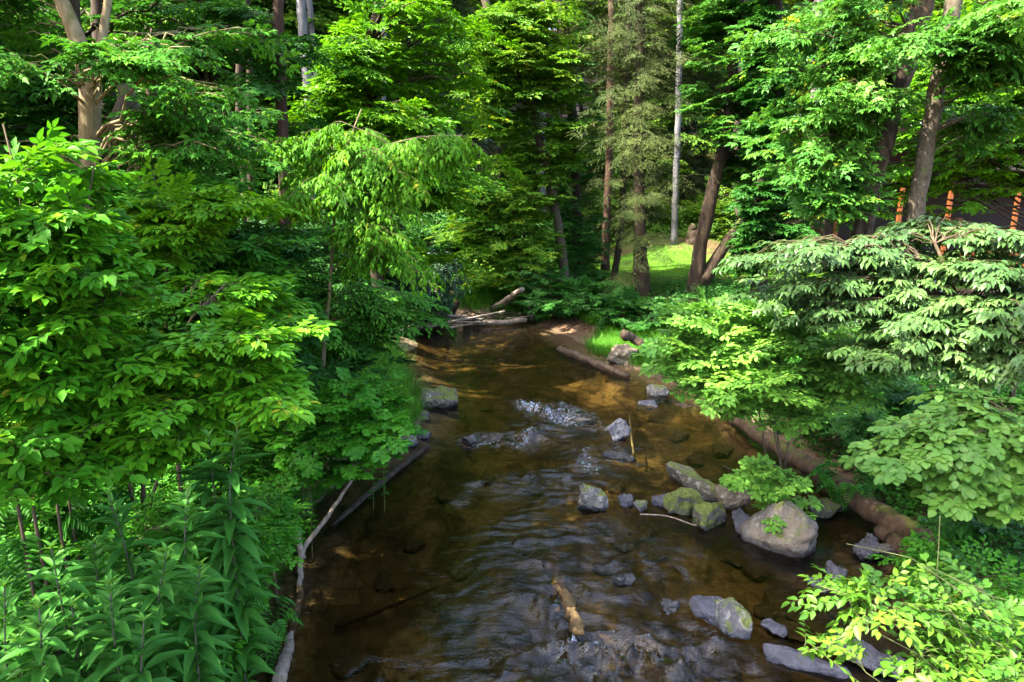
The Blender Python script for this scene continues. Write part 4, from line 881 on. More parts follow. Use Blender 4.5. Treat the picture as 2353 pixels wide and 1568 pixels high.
plant('bank_shrub', 'dark shrub under the slender sapling on the left bank', 'shrub',
      [S([(650, 900), (640, 820)], 9.3, .02, .008)],
      [M(620, 800, 120, 70, 9.0, .8, 14), M(720, 880, 90, 60, 8.9, .7, 11), M(560, 870, 120, 60, 8.4, .7, 10), M(820, 830, 80, 40, 10.3, .7, 7)],
      leaf='ovate', spray='frond', Ls=.4, Ll=0.115, asp=.52, bark=B['twig'], green=G['dark'], seed=13, sprl=5, rl=.008, trunk='stems', crown='foliage')
# ---------------- middle distance
plant('leafy_tree', 'big bright green tree leaning over the far bend of the stream', 'tree',
      [S([(870, 700), (858, 480), (845, 270), (850, 120), (880, -60)], 18, .17, .09, 15)],
      [M(760, 90, 120, 100, 17.5, 1.6, 29), M(930, 100, 160, 110, 17, 1.8, 43), M(1040, 180, 110, 120, 17, 1.6, 29), M(850, 240, 130, 90, 17.3, 1.6, 29), M(990, 330, 140, 100, 16.8, 1.6, 36), M(1080, 400, 80, 110, 17, 1.3, 20), M(960, 440, 100, 50, 17, 1.2, 13), M(760, 230, 80, 80, 17.5, 1.3, 14), M(850, -150, 330, 150, 17.5, 3, 29), M(1000, 560, 90, 60, 17.5, 1, 10)],
      leaf='maplefar', spray='frond', Ls=.85, Ll=0.18, asp=.55, bark=B['brown'], green=G['tall'], seed=14, sprl=7, rl=.035, slope=.25, flat=.5, droop=.2, twig=False)
plant('rhododendron', 'dark blue green rhododendron thicket at the left of the stream bend', 'shrub',
      [S([(930, 735), (930, 640)], 21, .05, .02), S([(1000, 735), (1010, 650)], 21.5, .05, .02)],
      [M(930, 640, 90, 60, 21, 1.3, 60), M(1010, 650, 60, 60, 21.3, 1.2, 44), M(960, 700, 80, 30, 20.6, 1.0, 34), M(880, 690, 60, 40, 20.5, 1, 24)],
      leaf='far', spray='whorl', Ls=.30, Ll=.15, asp=.34, bark=B['brown'], green=G['rhodo'], seed=15, sprl=6, rl=.025, slope=.5, flat=.9, outward=.8, twig=False, trunk='stems', crown='foliage', jit=.5)
plant('backlit_tree', 'small tree with pale sunlit leaves above the dark hollow of the bend', 'tree',
      [S([(1250, 690), (1210, 560), (1170, 470)], 23.5, .07, .03)],
      [M(1120, 470, 80, 45, 23.5, 1.1, 25), M(1200, 460, 70, 50, 23.5, 1.1, 21), M(1120, 560, 70, 45, 23.5, 1.0, 18), M(1210, 560, 60, 45, 23.2, 1.0, 17), M(1060, 520, 50, 50, 24, 1, 13), M(1160, 630, 80, 30, 23, 1, 14)],
      leaf='maplefar', spray='frond', Ls=.7, Ll=0.16, asp=.7, bark=B['brown'], green=G['lime'], seed=16, sprl=6, rl=.02, slope=.3, flat=.5, twig=False)
plant('leaning_tree', 'mottled trunk leaning left with yellow green leaves over the bend', 'tree',
      [S([(1302, 690), (1290, 560), (1268, 440), (1240, 320), (1205, 200), (1160, 100), (1120, 20)], 24, .16, .11, 15)],
      [M(1150, 120, 110, 90, 23.5, 2, 32), M(1250, 190, 80, 80, 23.5, 1.6, 22), M(1130, 250, 80, 80, 23.5, 1.6, 19), M(1210, 60, 100, 70, 24, 2, 22), M(1100, -150, 260, 150, 24, 3.5, 19), M(1290, 330, 50, 60, 23.3, 1.1, 10), M(1210, 360, 70, 50, 24, 1.2, 13)],
      leaf='maplefar', spray='frond', Ls=.95, Ll=0.19, asp=.7, bark=B['tan'], green=G['lime'], seed=17, sprl=6, rl=.03, slope=.3, flat=.5, twig=False, sides=12)
plant('two_tone_tree', 'dark vine clad trunk with a white flaking upper limb at the bend', 'tree',
      [S([(1332, 690), (1325, 500), (1318, 300), (1305, 120), (1297, -40)], 25.5, .20, .14, 16), (np.array([P(1312, 130, 25.3), P(1296, 60, 25.2), P(1282, 0, 25.2), P(1262, -90, 25)]), .17, .12)],
      [M(1325, 420, 40, 200, 25.3, .9, 40), M(1340, 640, 60, 40, 25, 1, 16), M(1300, -150, 250, 160, 25.5, 3.5, 18), M(1330, 90, 60, 60, 25.3, 1.2, 12)],
      leaf='maplefar', spray='frond', Ls=.6, Ll=.13, asp=.65, bark=B['dark'], green=G['dark'], seed=18, sprl=5, rl=.02, slope=.2, flat=.7, twig=False, sides=12)
plant('hemlock', 'drab thin hemlock with bare grey twigs at the edge of the lawn', 'tree',
      [S([(1480, 715), (1474, 560), (1468, 380), (1470, 160), (1476, -60)], 22, .20, .11, 15), S([(1462, 700), (1464, 560), (1466, 420)], 22.2, .15, .09)],
      [M(1470, -60, 110, 120, 22, 1.5, 22), M(1470, 60, 150, 90, 22, 1.8, 38), M(1470, 180, 150, 90, 22, 1.9, 36), M(1480, 300, 140, 90, 22, 1.9, 30), M(1460, 410, 130, 70, 22, 1.8, 20), M(1470, 500, 110, 60, 21.8, 1.6, 13), M(1500, 570, 100, 40, 21.6, 1.4, 8), M(1380, 180, 60, 170, 22.5, 1.2, 14), M(1570, 180, 60, 170, 22.5, 1.2, 14), M(1420, 620, 40, 60, 21.7, 1, 4)],
      leaf='needle', spray='dense', Ls=.62, Ll=.085, asp=.13, bark=B['brown'], green=G['hemlock'], seed=19, sprl=7, rl=.016, slope=-.12, flat=.5, droop=.45, up=.05, twig=True, sides=12, tmin=.12)
plant('vine_clad_tree', 'tall dark trunk cloaked in climbing leaves right of the lawn', 'tree',
      [S([(1745, 660), (1752, 480), (1765, 300), (1778, 100), (1785, -60)], 20, .22, .16, 16)],
      [M(1765, 60, 45, 130, 19.8, .7, 21), M(1770, 230, 45, 110, 19.8, .7, 21), M(1760, 400, 45, 110, 19.8, .7, 21), M(1750, 560, 50, 80, 19.7, .7, 16), M(1700, 230, 60, 50, 22.5, 1.0, 18), M(1700, 380, 50, 60, 22.5, .8, 14), M(1660, 90, 60, 60, 22.5, 1.0, 16), M(1800, -200, 240, 160, 20, 3, 20), M(1830, 480, 60, 90, 19.5, 1, 14)],
      leaf='maplefar', spray='frond', Ls=.55, Ll=0.16, asp=.75, bark=B['dark'], green=G['dark'], seed=20, sprl=6, rl=.02, slope=.2, flat=.6, twig=False, sides=12)
plant('forked_lawn_tree', 'brown trunk forking low beside the lawn with its right arm leaning', 'tree',
      [S([(1597, 690), (1604, 610), (1617, 535), (1640, 430), (1672, 300), (1690, 120), (1698, 0)], [21.5] * 7, .23, .11, 14), (np.array([P(1606, 655, 21.5), P(1630, 620, 21.5), P(1662, 570, 21.5), P(1690, 530, 21.5), P(1722, 480, 21.6), P(1738, 420, 21.7)]), .20, .13)],
      [M(1700, 320, 80, 70, 21.3, 1.2, 22), M(1650, 200, 80, 70, 21.3, 1.2, 22), M(1720, 520, 50, 50, 21.3, .9, 14), M(1700, -120, 220, 140, 21.5, 3, 50), M(1640, 70, 70, 70, 21.4, 1.2, 16), M(1690, 440, 40, 60, 21.4, .8, 10)],
      leaf='maplefar', spray='frond', Ls=.65, Ll=.14, asp=.7, bark=B['brown'], green=G['mapler'], clear=.7, seed=21, sprl=6, rl=.025, slope=.2, flat=.5, twig=False, sides=12)
for k, (pts, Y, r, b, lab) in enumerate([([(1548, 585), (1553, 430), (1558, 290), (1562, 60)], 33, .16, 'grey', 'straight pale grey trunk on the bank behind the lawn'), ([(1390, 640), (1394, 480), (1400, 350), (1404, 100)], 28, .17, 'red', 'reddish brown trunk just left of the hemlock'), ([(1408, 660), (1418, 590), (1430, 500), (1436, 300)], 25, .13, 'dark', 'dark thin trunk between the reddish trunk and the hemlock'), ([(1700, 500), (1690, 400), (1700, 200)], 29, .16, 'tan', 'light brown trunk behind the forked lawn tree'),
                                         ([(712, 420), (716, 300), (706, 200), (694, 60)], 27, .22, 'grey', 'pale grey trunk left of its thinner twin on the hillside'), ([(738, 420), (737, 300), (728, 190), (716, 60)], 28, .14, 'grey', 'thinner pale grey twin trunk on the hillside'), ([(880, 470), (880, 330), (882, 230), (882, 60)], 29, .13, 'grey', 'thin pale trunk seen through the big bright green tree'), ([(580, 640), (578, 520), (576, 400), (574, 200)], 21, .11, 'brown', 'moss grey trunk behind the understory on the left'),
                                         ([(1247, 500), (1247, 200), (1248, 60)], 36, .18, 'grey', 'grey trunk on the hill between the leaning tree and the vine clad limb'), ([(1872, 500), (1874, 200), (1878, 30)], 30, .22, 'birch', 'whitish trunk high behind the right hand maples'), ([(552, 300), (550, 120), (546, -20)], 24, .14, 'brown', 'light brown trunk at the top left among sunlit leaves'), ([(340, 400), (352, 180), (358, 0)], 16, .13, 'red', 'thin reddish trunk behind the forked tree')]):
    plant('hillside_trunk', lab, 'tree', [S(pts, Y, r, r * .7, 17)], [MW(P(pts[-1][0], pts[-1][1], Y)[0], Y, 15.5, 3, 3, 2.6, 10)], leaf='far', spray='frond', Ls=1.2, Ll=.2, asp=.6, bark=B[b], green=G['far'], seed=30 + k, sprl=6, rl=.04, twig=False)
plant('dark_bank_shrub', 'dark shrub at the foot of the vine clad trunk by the bend', 'shrub', [S([(1330, 735), (1335, 690)], 22, .03, .01)],
      [M(1290, 690, 70, 40, 21.8, 1, 17), M(1370, 680, 70, 40, 22, 1, 17), M(1240, 640, 70, 50, 22.5, 1, 15), M(1230, 700, 60, 25, 21.8, .8, 10)], leaf='maplefar', spray='frond', Ls=.5, Ll=0.13, asp=.6, bark=B['twig'], green=G['dark'], seed=22, sprl=6, rl=.015, twig=False, trunk='stems', crown='foliage')
plant('bank_bush', 'low dark bush in front of the hemlock trunks on the right bank', 'shrub', [S([(1430, 760), (1430, 720)], 19.5, .03, .01)],
      [M(1430, 715, 60, 45, 19.5, .8, 18), M(1560, 705, 70, 30, 19, .8, 13), M(1500, 730, 60, 22, 18.5, .8, 8)], leaf='maplefar', spray='frond', Ls=.42, Ll=0.12, asp=.6, bark=B['twig'], green=G['dark'], seed=23, sprl=6, rl=.012, twig=False, trunk='stems', crown='foliage')
# ---------------- right bank
plant('ridged_tree', 'big tree with deeply ridged dark bark leaning right', 'tree',
      [S([(1975, 560), (2000, 430), (2040, 280), (2085, 120), (2118, 0)], 14, .21, .17, 15)],
      [M(1890, 240, 110, 35, 13.2, 1.0, 15), M(1830, 180, 100, 40, 13.5, 1.0, 5), M(1980, 120, 90, 30, 13.8, .9, 8), M(1870, 390, 90, 28, 13.4, .9, 12), M(1830, 330, 70, 30, 13.4, .9, 5), M(1930, 50, 140, 50, 14.2, 1.1, 13), M(1880, 460, 80, 22, 13.4, .7, 8), M(1980, -270, 300, 130, 14, 2.6, 12), M(1790, 80, 80, 50, 13.6, 1.0, 5), M(2010, 225, 60, 14, 13, .4, 4)],
      leaf='maple', spray='maple', Ls=.68, Ll=0.145, asp=.62, bark=B['ridged'], green=G['mapler'], jit=.4, seed=24, sprl=7, clear=.75, rl=.025, slope=.25, flat=.4, sides=18, rough=.22)
plant('grey_barked_tree', 'smooth grey tan trunk leaning right in front of the cabin', 'tree',
      [S([(2092, 560), (2112, 440), (2140, 280), (2168, 130), (2192, 0)], 13, .155, .12, 14)],
      [M(2290, 140, 90, 40, 12, .9, 14), M(2290, 260, 90, 40, 12.8, .9, 10), M(2310, 40, 110, 40, 10.8, 1.0, 11), M(2120, 75, 50, 16, 11.8, .5, 3), M(2250, -260, 300, 130, 12, 2.6, 10)],
      leaf='maple', spray='maple', Ls=.62, Ll=0.145, asp=.66, bark=B['tan'], green=G['mapler'], jit=.4, seed=25, sprl=7, clear=.6, rl=.022, slope=.2, flat=.4, sides=16, rough=.06)
plant('right_backdrop_tree', 'leafy tree in front of the cabin roof at the upper right', 'tree', [A(15.2, 18.6, 13, .2, .06)],
      [M(2150, 210, 130, 80, 18, 1.5, 24), M(2290, 210, 110, 60, 18, 1.5, 18), M(2010, 320, 70, 70, 19, 1.2, 10), M(1900, 120, 120, 100, 20, 1.5, 18), M(2200, 90, 150, 80, 18.5, 1.6, 21), M(2230, 330, 40, 50, 18, 1., 6), M(2120, 385, 30, 20, 18.5, .5, 3), M(2030, 400, 60, 50, 20, .8, 6), M(2225, 400, 35, 30, 19, .5, 4), M(2130, 320, 80, 40, 19, 1, 7), M(1960, 460, 60, 40, 20, .8, 6), M(2250, -180, 300, 130, 18, 3, 10)],
      leaf='maplefar', spray='frond', Ls=.75, Ll=0.18, asp=.7, bark=B['brown'], green=G['tall'], seed=26, sprl=6, rl=.03, slope=.2, flat=.5, twig=False)
plant('dogwood', 'dogwood with grey green layered sprays spreading across the right side', 'tree',
      [S([(2290, 1030), (2250, 850), (2200, 690), (2150, 560)], 7.4, .05, .015), S([(2310, 1030), (2340, 800), (2360, 600)], 7.3, .045, .015)],
      [M(1810, 590, 120, 10, 7.6, .4, 10), M(1990, 575, 130, 16, 7.6, .6, 13), M(2130, 535, 150, 18, 7.8, .7, 15), M(2290, 530, 110, 22, 7.4, .7, 11), M(1800, 665, 100, 30, 7.8, .5, 10), M(1960, 640, 140, 16, 7.6, .6, 11), M(2130, 605, 110, 12, 7.4, .5, 6), M(2280, 600, 100, 35, 7.0, .6, 12), M(2020, 720, 150, 35, 7.4, .7, 18), M(2180, 720, 150, 40, 7.1, .7, 19), M(2320, 690, 80, 30, 6.6, .5, 9), M(2100, 800, 140, 30, 7.2, .6, 15), M(2280, 770, 110, 40, 6.7, .6, 13), M(2310, 840, 80, 30, 6.6, .4, 7), M(1900, 710, 110, 30, 7.7, .5, 9), M(2380, 700, 80, 160, 6.8, .6, 15)],
      leaf='droopy', spray='frond', Ls=.38, Ll=.092, asp=.52, bark=B['twig'], green=G['dogwood'], seed=27, sprl=5, rl=.010, slope=.12, flat=.22, droop=.08, jit=.12)
plant('round_leaf_tree', 'low tree with broad round leaves under the dogwood at the right edge', 'tree',
      [S([(2420, 1250), (2400, 1080), (2330, 960)], 5.6, .03, .008)],
      [M(2180, 990, 110, 60, 5.5, .4, 20), M(2290, 950, 90, 50, 5.6, .5, 16), M(2190, 1070, 110, 45, 5.4, .4, 16), M(2310, 1050, 90, 50, 5.4, .4, 14), M(2110, 1040, 60, 40, 5.4, .3, 8), M(2350, 1100, 50, 30, 5.2, .3, 6), M(2390, 1000, 60, 60, 5.4, .4, 8)],
      leaf='round', spray='frond', Ls=.34, Ll=.085, asp=.74, bark=B['twig'], green=G['roundleaf'], seed=28, sprl=5, rl=.008, slope=.3, flat=.4, droop=.25)
plant('waterside_shrub', 'light green shrub with pale bare stems over the mossy log', 'shrub',
      [S([(1795, 1110), (1790, 1020), (1770, 930), (1720, 840)], 8.9, .018, .006), S([(1765, 1105), (1752, 1010), (1742, 930), (1660, 820)], 8.9, .014, .005), S([(1800, 1108), (1812, 1010), (1830, 940), (1900, 850)], 8.9, .018, .006), S([(1798, 1108), (1780, 1000), (1765, 960), (1800, 800)], 9.0, .014, .005)],
      [M(1640, 790, 100, 60, 8.6, .6, 16), M(1760, 770, 120, 60, 8.7, .8, 20), M(1880, 790, 110, 55, 8.6, .7, 17), M(1680, 870, 110, 45, 8.4, .6, 14), M(1800, 870, 120, 50, 8.3, .7, 17), M(1920, 870, 90, 50, 8.4, .6, 12), M(1570, 830, 60, 60, 8.6, .4, 7), M(1580, 720, 50, 25, 8.8, .4, 4), M(1840, 930, 90, 30, 8.3, .5, 9), M(1980, 850, 50, 50, 8.4, .4, 6), M(1700, 720, 100, 30, 8.8, .6, 9), M(1650, 910, 60, 25, 8.4, .4, 6)],
      leaf='obovate', spray='frond', Ls=.32, Ll=0.112, asp=.50, bark=B['tan'], green=G['obov'], seed=29, sprl=6, rl=.007, slope=.5, flat=.55, droop=.0, trunk='stems', crown='foliage')
plant('leafy_sapling', 'little leafy sapling growing between the boulder and the mossy log', 'sapling',
      [S([(1790, 1190), (1770, 1110), (1750, 1060)], 8.5, .010, .004), S([(1795, 1190), (1800, 1120), (1790, 1050)], 8.6, .010, .004)],
      [M(1730, 1090, 50, 30, 8.3, .3, 9), M(1790, 1120, 50, 40, 8.3, .3, 12), M(1780, 1170, 55, 22, 8.2, .3, 8), M(1820, 1150, 30, 25, 8.3, .2, 5), M(1700, 1110, 25, 15, 8.3, .2, 3)],
      leaf='obovate', spray='frond', Ls=.20, Ll=.085, asp=.52, bark=B['twig'], green=G['obov'], seed=40, sprl=3, rl=.005, trunk='stems', crown='foliage')
plant('boulder_tuft', 'mat of small green plants trailing off the right side of the boulder', 'plant',
      [(np.array([P(1830, 1230, 8.4), P(1845, 1250, 8.35)]), .008, .004)], [M(1845, 1260, 28, 45, 8.25, .2, 26), M(1820, 1205, 40, 20, 8.5, .25, 14)], leaf='ovate', spray='dense', Ls=.12, Ll=.022, asp=.5, bark=B['stem'], green=G['ground'], seed=41, sprl=4, rl=.003, trunk='stems', crown='foliage')
# sunlit vine shrub bottom right
def shoot(pts, Y): return (np.array([P(a, b, y) for (a, b), y in zip(pts, Y)]), .007, .003)
vs = [shoot([(2420, 1640), (2330, 1480), (2220, 1370), (2110, 1290), (2020, 1262), (1945, 1250)], [3.2, 3.4, 3.5, 3.5, 3.5, 3.5]), shoot([(2300, 1700), (2160, 1560), (2090, 1480), (2020, 1430), (1900, 1490), (1830, 1510)], [3.2, 3.3, 3.4, 3.4, 3.3, 3.3]), shoot([(2240, 1480), (2140, 1420), (2040, 1395), (1950, 1370), (1880, 1345)], [3.4, 3.4, 3.5, 3.5, 3.5]),
      shoot([(2250, 1500), (2170, 1360), (2130, 1270), (2150, 1205), (2160, 1185)], [3.5, 3.6, 3.6, 3.6, 3.6]), shoot([(2420, 1400), (2300, 1380), (2200, 1330), (2130, 1300)], [3.6, 3.6, 3.6, 3.6]), shoot([(2500, 1700), (2400, 1560), (2300, 1470), (2200, 1420)], [3.0, 3.2, 3.3, 3.4]), shoot([(2150, 1700), (2080, 1570), (2050, 1540), (1990, 1545)], [3.0, 3.2, 3.2, 3.2])]
c0 = P(2480, 1700, 3.6); c0[2] = gz(c0[0], c0[1]) - .1
vs = [(np.vstack([c0 + rw.normal(0, .08, 3) * [1, 1, 0], s[0]]), s[1] * 1.6, s[2] * .7) for s in vs]
plant('sunlit_vine_shrub', 'sunlit yellow green shrub reaching in from the lower right corner', 'shrub', vs,
      [M(2270, 1510, 90, 60, 3.4, .3, 20), M(2170, 1490, 80, 40, 3.4, .3, 8), M(2310, 1430, 70, 40, 3.5, .3, 9), M(2140, 1390, 80, 25, 3.5, .2, 6), M(2040, 1375, 80, 20, 3.5, .2, 5), M(2210, 1360, 50, 25, 3.6, .2, 4), M(2280, 1580, 110, 45, 3.2, .3, 15), M(2120, 1560, 60, 30, 3.2, .2, 5), M(2000, 1275, 60, 10, 3.5, .1, 3), M(1900, 1490, 60, 14, 3.35, .1, 4), M(1920, 1365, 40, 14, 3.5, .1, 3), M(2150, 1205, 14, 20, 3.6, .1, 2)],
      leaf='ovate', spray='alt', Ls=.24, Ll=.062, asp=.54, bark=B['stem'], green=G['vine'], seed=42, sprl=4, rl=.0045, slope=.1, flat=.8, droop=.15, trunk='stems', crown='foliage', jit=.35, flare=1)
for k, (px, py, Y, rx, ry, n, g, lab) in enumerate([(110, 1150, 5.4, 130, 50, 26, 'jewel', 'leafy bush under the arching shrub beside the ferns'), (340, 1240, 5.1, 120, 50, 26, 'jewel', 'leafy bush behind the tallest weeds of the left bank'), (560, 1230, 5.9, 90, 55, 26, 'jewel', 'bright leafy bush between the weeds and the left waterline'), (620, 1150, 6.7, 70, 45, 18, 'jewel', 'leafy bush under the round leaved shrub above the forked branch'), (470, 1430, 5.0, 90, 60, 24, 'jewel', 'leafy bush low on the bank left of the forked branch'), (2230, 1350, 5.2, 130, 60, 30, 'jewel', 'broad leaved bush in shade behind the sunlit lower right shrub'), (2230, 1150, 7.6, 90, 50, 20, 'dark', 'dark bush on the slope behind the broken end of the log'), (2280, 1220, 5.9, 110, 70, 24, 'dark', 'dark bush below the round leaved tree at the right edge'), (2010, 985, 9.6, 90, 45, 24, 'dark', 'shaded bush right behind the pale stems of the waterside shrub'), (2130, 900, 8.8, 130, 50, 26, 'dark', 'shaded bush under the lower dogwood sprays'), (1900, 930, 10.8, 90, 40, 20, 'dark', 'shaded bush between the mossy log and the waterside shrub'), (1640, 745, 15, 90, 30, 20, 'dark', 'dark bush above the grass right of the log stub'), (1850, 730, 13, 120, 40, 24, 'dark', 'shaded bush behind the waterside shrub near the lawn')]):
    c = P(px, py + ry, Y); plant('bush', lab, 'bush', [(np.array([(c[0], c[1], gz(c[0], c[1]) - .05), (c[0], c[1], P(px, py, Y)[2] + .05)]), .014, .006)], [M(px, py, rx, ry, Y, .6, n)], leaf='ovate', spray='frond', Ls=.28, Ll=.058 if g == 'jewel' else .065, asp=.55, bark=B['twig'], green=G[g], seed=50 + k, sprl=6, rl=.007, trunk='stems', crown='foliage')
# ------------------------------------------------------------------ ferns
rf = np.random.default_rng(60)
for k, (px, py, Y, s, lab) in enumerate([(60, 1075, 5.4, .8, 'fern with bright curved fronds at the far left under the arching shrub'), (180, 1100, 5.8, .7, 'dark fern beside the bright one on the left'), (40, 1180, 4.9, .6, 'small fern low at the left edge'), (600, 1400, 5.6, .4, 'small fern at the edge of the left bank above the water'), (2210, 1260, 6.3, .6, 'fern in the shade of the right bank'), (1950, 1090, 8.8, .6, 'fern behind the mossy log'), (520, 1330, 5.2, .45, 'fern among the streamside leaves of the left bank')]):
    c = P(px, py, Y); c[2] = gz(c[0], c[1]); o = thing('fern', lab, 'fern', c, 'ferns on the banks')
    hgt = max(P(px, py, Y)[2] - c[2], .2)
    for j in range(9):
        an = j * 2 * PI / 9 + rf.normal(0, .2); d = np.array([math.cos(an), math.sin(an), 0]); t = np.linspace(0, 1, 26)[:, None]
        q = d * s * t * .95 + np.array([0, 0, 1]) * (hgt * np.minimum(t * 1.6, 1) * .9 + s * .5 * t * (1 - t) * 2 - s * .25 * t * t)
        mb = MB(); mb.add(*tubes(q[None], np.linspace(.004, .0015, 26)[None], 4), np.zeros((26 * 4, 3)))
        sd = np.array([-d[1], d[0], 0]); w = (np.sin(np.linspace(.25, 1, 22) * PI) * .24 + .02) * s
        for sg in (1, -1):
            leaf_cloud(mb, 'lance', q[4:], np.tile(sg * sd + d * .35, (22, 1)) + rf.normal(0, .06, (22, 3)), np.tile([0, 0, 1.], (22, 1)) + rf.normal(0, .15, (22, 3)), w, np.full(22, s * .055), rf.random(22))
        link('frond', mb.mesh('frond', G['fern']), o)

# ------------------------------------------------------------------ ground cover, grass (uncountable)
def scatter(n, x0, x1, y0, y1, test, rg):
    x = rg.uniform(x0, x1, n); y = rg.uniform(y0, y1, n); m = test(x, y); x, y = x[m], y[m]
    return np.column_stack([x, y, ground(x, y)])
def cover(name, Q, hgt, Ll, tname, green, rg, per=9, asp=.55, spread=.2, noise=.6):
    """small leafy stalks at the points Q"""
    n = len(Q); h = hgt * (.35 + .9 * rg.random(n)) * (1 + noise * wob(Q[:, 0], Q[:, 1], 1.6))
    f = rg.random((n, per)) ** .7; an = rg.random((n, per)) * 6.3; r = spread * (.2 + rg.random((n, per)))
    pos = Q[:, None] + np.stack([np.cos(an) * r * f, np.sin(an) * r * f, h[:, None] * f], -1)
    d = np.stack([np.cos(an), np.sin(an), rg.normal(.0, .25, an.shape)], -1); nn = np.stack([np.cos(an) * .3, np.sin(an) * .3, np.ones_like(an)], -1) + rg.normal(0, .25, d.shape)
    L = Ll * (.7 + .6 * rg.random((n, per))); mb = MB()
    leaf_cloud(mb, tname, pos.reshape(-1, 3), d.reshape(-1, 3), nn.reshape(-1, 3), L.ravel(), L.ravel() * asp, np.repeat(rg.random(n), per) * .5 + rg.random(n * per) * .5)
    o = link(name, mb.mesh(name, green, False)); CNT[name] = mb.n; return tag(o, kind='stuff')
rg = np.random.default_rng(61)
left = lambda x, y: x < .5 * (np.interp(y, EDL_Y, EDL_X) + np.interp(y, EDR_Y, EDR_X))
Q = scatter(30000, -7.5, -2.0, 3.2, 9.6, lambda x, y: left(x, y) & (shore(x, y) < -.05 - .10 * rg.random(len(x))), rg); cover('streamside_undergrowth', Q[:9000], .55, .062, 'ovate', G['jewel'], rg, 10, .5, .16)
Q = scatter(60000, -16, -1.5, 8.5, 24.5, lambda x, y: left(x, y) & (shore(x, y) < -.5), rg); cover('left_bank_undergrowth', Q[:9000], .45, .085, 'far', G['ground'], rg, 9, .55, .22)
Q = scatter(60000, 3.0, 12.5, 3.0, 15.5, lambda x, y: ~left(x, y) & (shore(x, y) < -.22), rg); cover('right_bank_undergrowth', Q[:17000], .36, .07, 'ovate', G['ground'], rg, 9, .58, .2)
Q = scatter(40000, -18, 22, 23, 60, lambda x, y: (shore(x, y) < -1) & (lawn_mask(x, y) < .15) & ~((x > 2.5) & (x < 12) & (y < 27)), rg); cover('hillside_undergrowth', Q[:16000], .8, .17, 'far', G['far'], rg, 8, .6, .5)
Q = scatter(40000, .3, 9, 15, 24, lambda x, y: ~left(x, y) & (shore(x, y) < -1.4 - .8 * (y > 20)) & (rg.random(len(x)) < .8), rg); cover('bank_top_undergrowth', Q[:4500], .30, .075, 'far', G['dark'], rg, 9, .6, .18)
def grass(name, Q, L, green, rg, per=6, wd=.010, spread=.06, lean=.5):
    n = len(Q); an = rg.random((n, per)) * 6.3; l = L * (.5 + .8 * rg.random((n, per))) * (1 + .35 * wob(Q[:, 0], Q[:, 1], 2.3))[:, None]
    pos = Q[:, None] + rg.normal(0, spread, (n, per, 3)) * [1, 1, 0]; d = np.stack([np.cos(an) * lean, np.sin(an) * lean, np.ones_like(an)], -1) + rg.normal(0, .15, (n, per, 3))
    nn = np.stack([-np.cos(an), -np.sin(an), .4 * np.ones_like(an)], -1); mb = MB()
    tpl = 'blade'; leaf_cloud(mb, tpl, pos.reshape(-1, 3), d.reshape(-1, 3), -nn.reshape(-1, 3), l.ravel(), np.full(n * per, wd), np.repeat(rg.random(n), per) * .6 + rg.random(n * per) * .4)
    o = link(name, mb.mesh(name, green, False)); CNT[name] = mb.n; return tag(o, kind='stuff')
Q = scatter(30000, -6.5, -1.6, 9.5, 21, lambda x, y: left(x, y) & (shore(x, y) < -.22) & (shore(x, y) > -2.2), rg); grass('left_bank_grass', Q[:5000], .42, G['grass'], rg, 7, .011)
Q = scatter(30000, 1.2, 8, 14.5, 23.5, lambda x, y: ~left(x, y) & (shore(x, y) < -.35 - 1.2 * sstep(18.5, 20, y)) & (shore(x, y) > -3.6), rg); grass('right_bank_grass', Q[:6500], .34, G['grass'], rg, 7, .010)
Q = scatter(9000, -3.2, 1.2, YEND + .1, YEND + 3.5, lambda x, y: shore(x, y) < -.5, rg); grass('bend_grass', Q[:2500], .55, G['grass'], rg, 7, .014)
Q = scatter(120000, 1, 22, 22, 40, lambda x, y: rg.random(len(x)) < lawn_mask(x, y) * 1.2, rg); grass('lawn_grass', Q[:26000], .07, G['lawn'], rg, 5, .012, .08, .9)
Q = scatter(900, -2.95, -2.45, 5.6, 12, lambda x, y: (shore(x, y) < .02) & (shore(x, y) > -.3), rg); grass('waterline_grass', Q[:260], .22, G['grass'], rg, 8, .006, .03, .9)
# fallen leaves
Q = scatter(9000, 1.5, 9.5, 18.5, 26, lambda x, y: ~left(x, y) & (shore(x, y) < -1.2), rg); n = len(Q); mb = MB(); an = rg.random(n) * 6.3
leaf_cloud(mb, 'far', Q + [0, 0, .015], np.stack([np.cos(an), np.sin(an), rg.normal(0, .15, n)], -1), np.tile([0, 0, 1.], (n, 1)) + rg.normal(0, .3, (n, 3)), rg.uniform(.06, .12, n), rg.uniform(.04, .07, n), rg.random(n))
G['litter'] = leaf_mat('fallen_leaf', g3((.06, .035, .018), (.13, .075, .035), (.22, .14, .07)), vein=0, tf=.1); tag(link('leaf_litter', mb.mesh('leaf_litter', G['litter'])), kind='stuff')

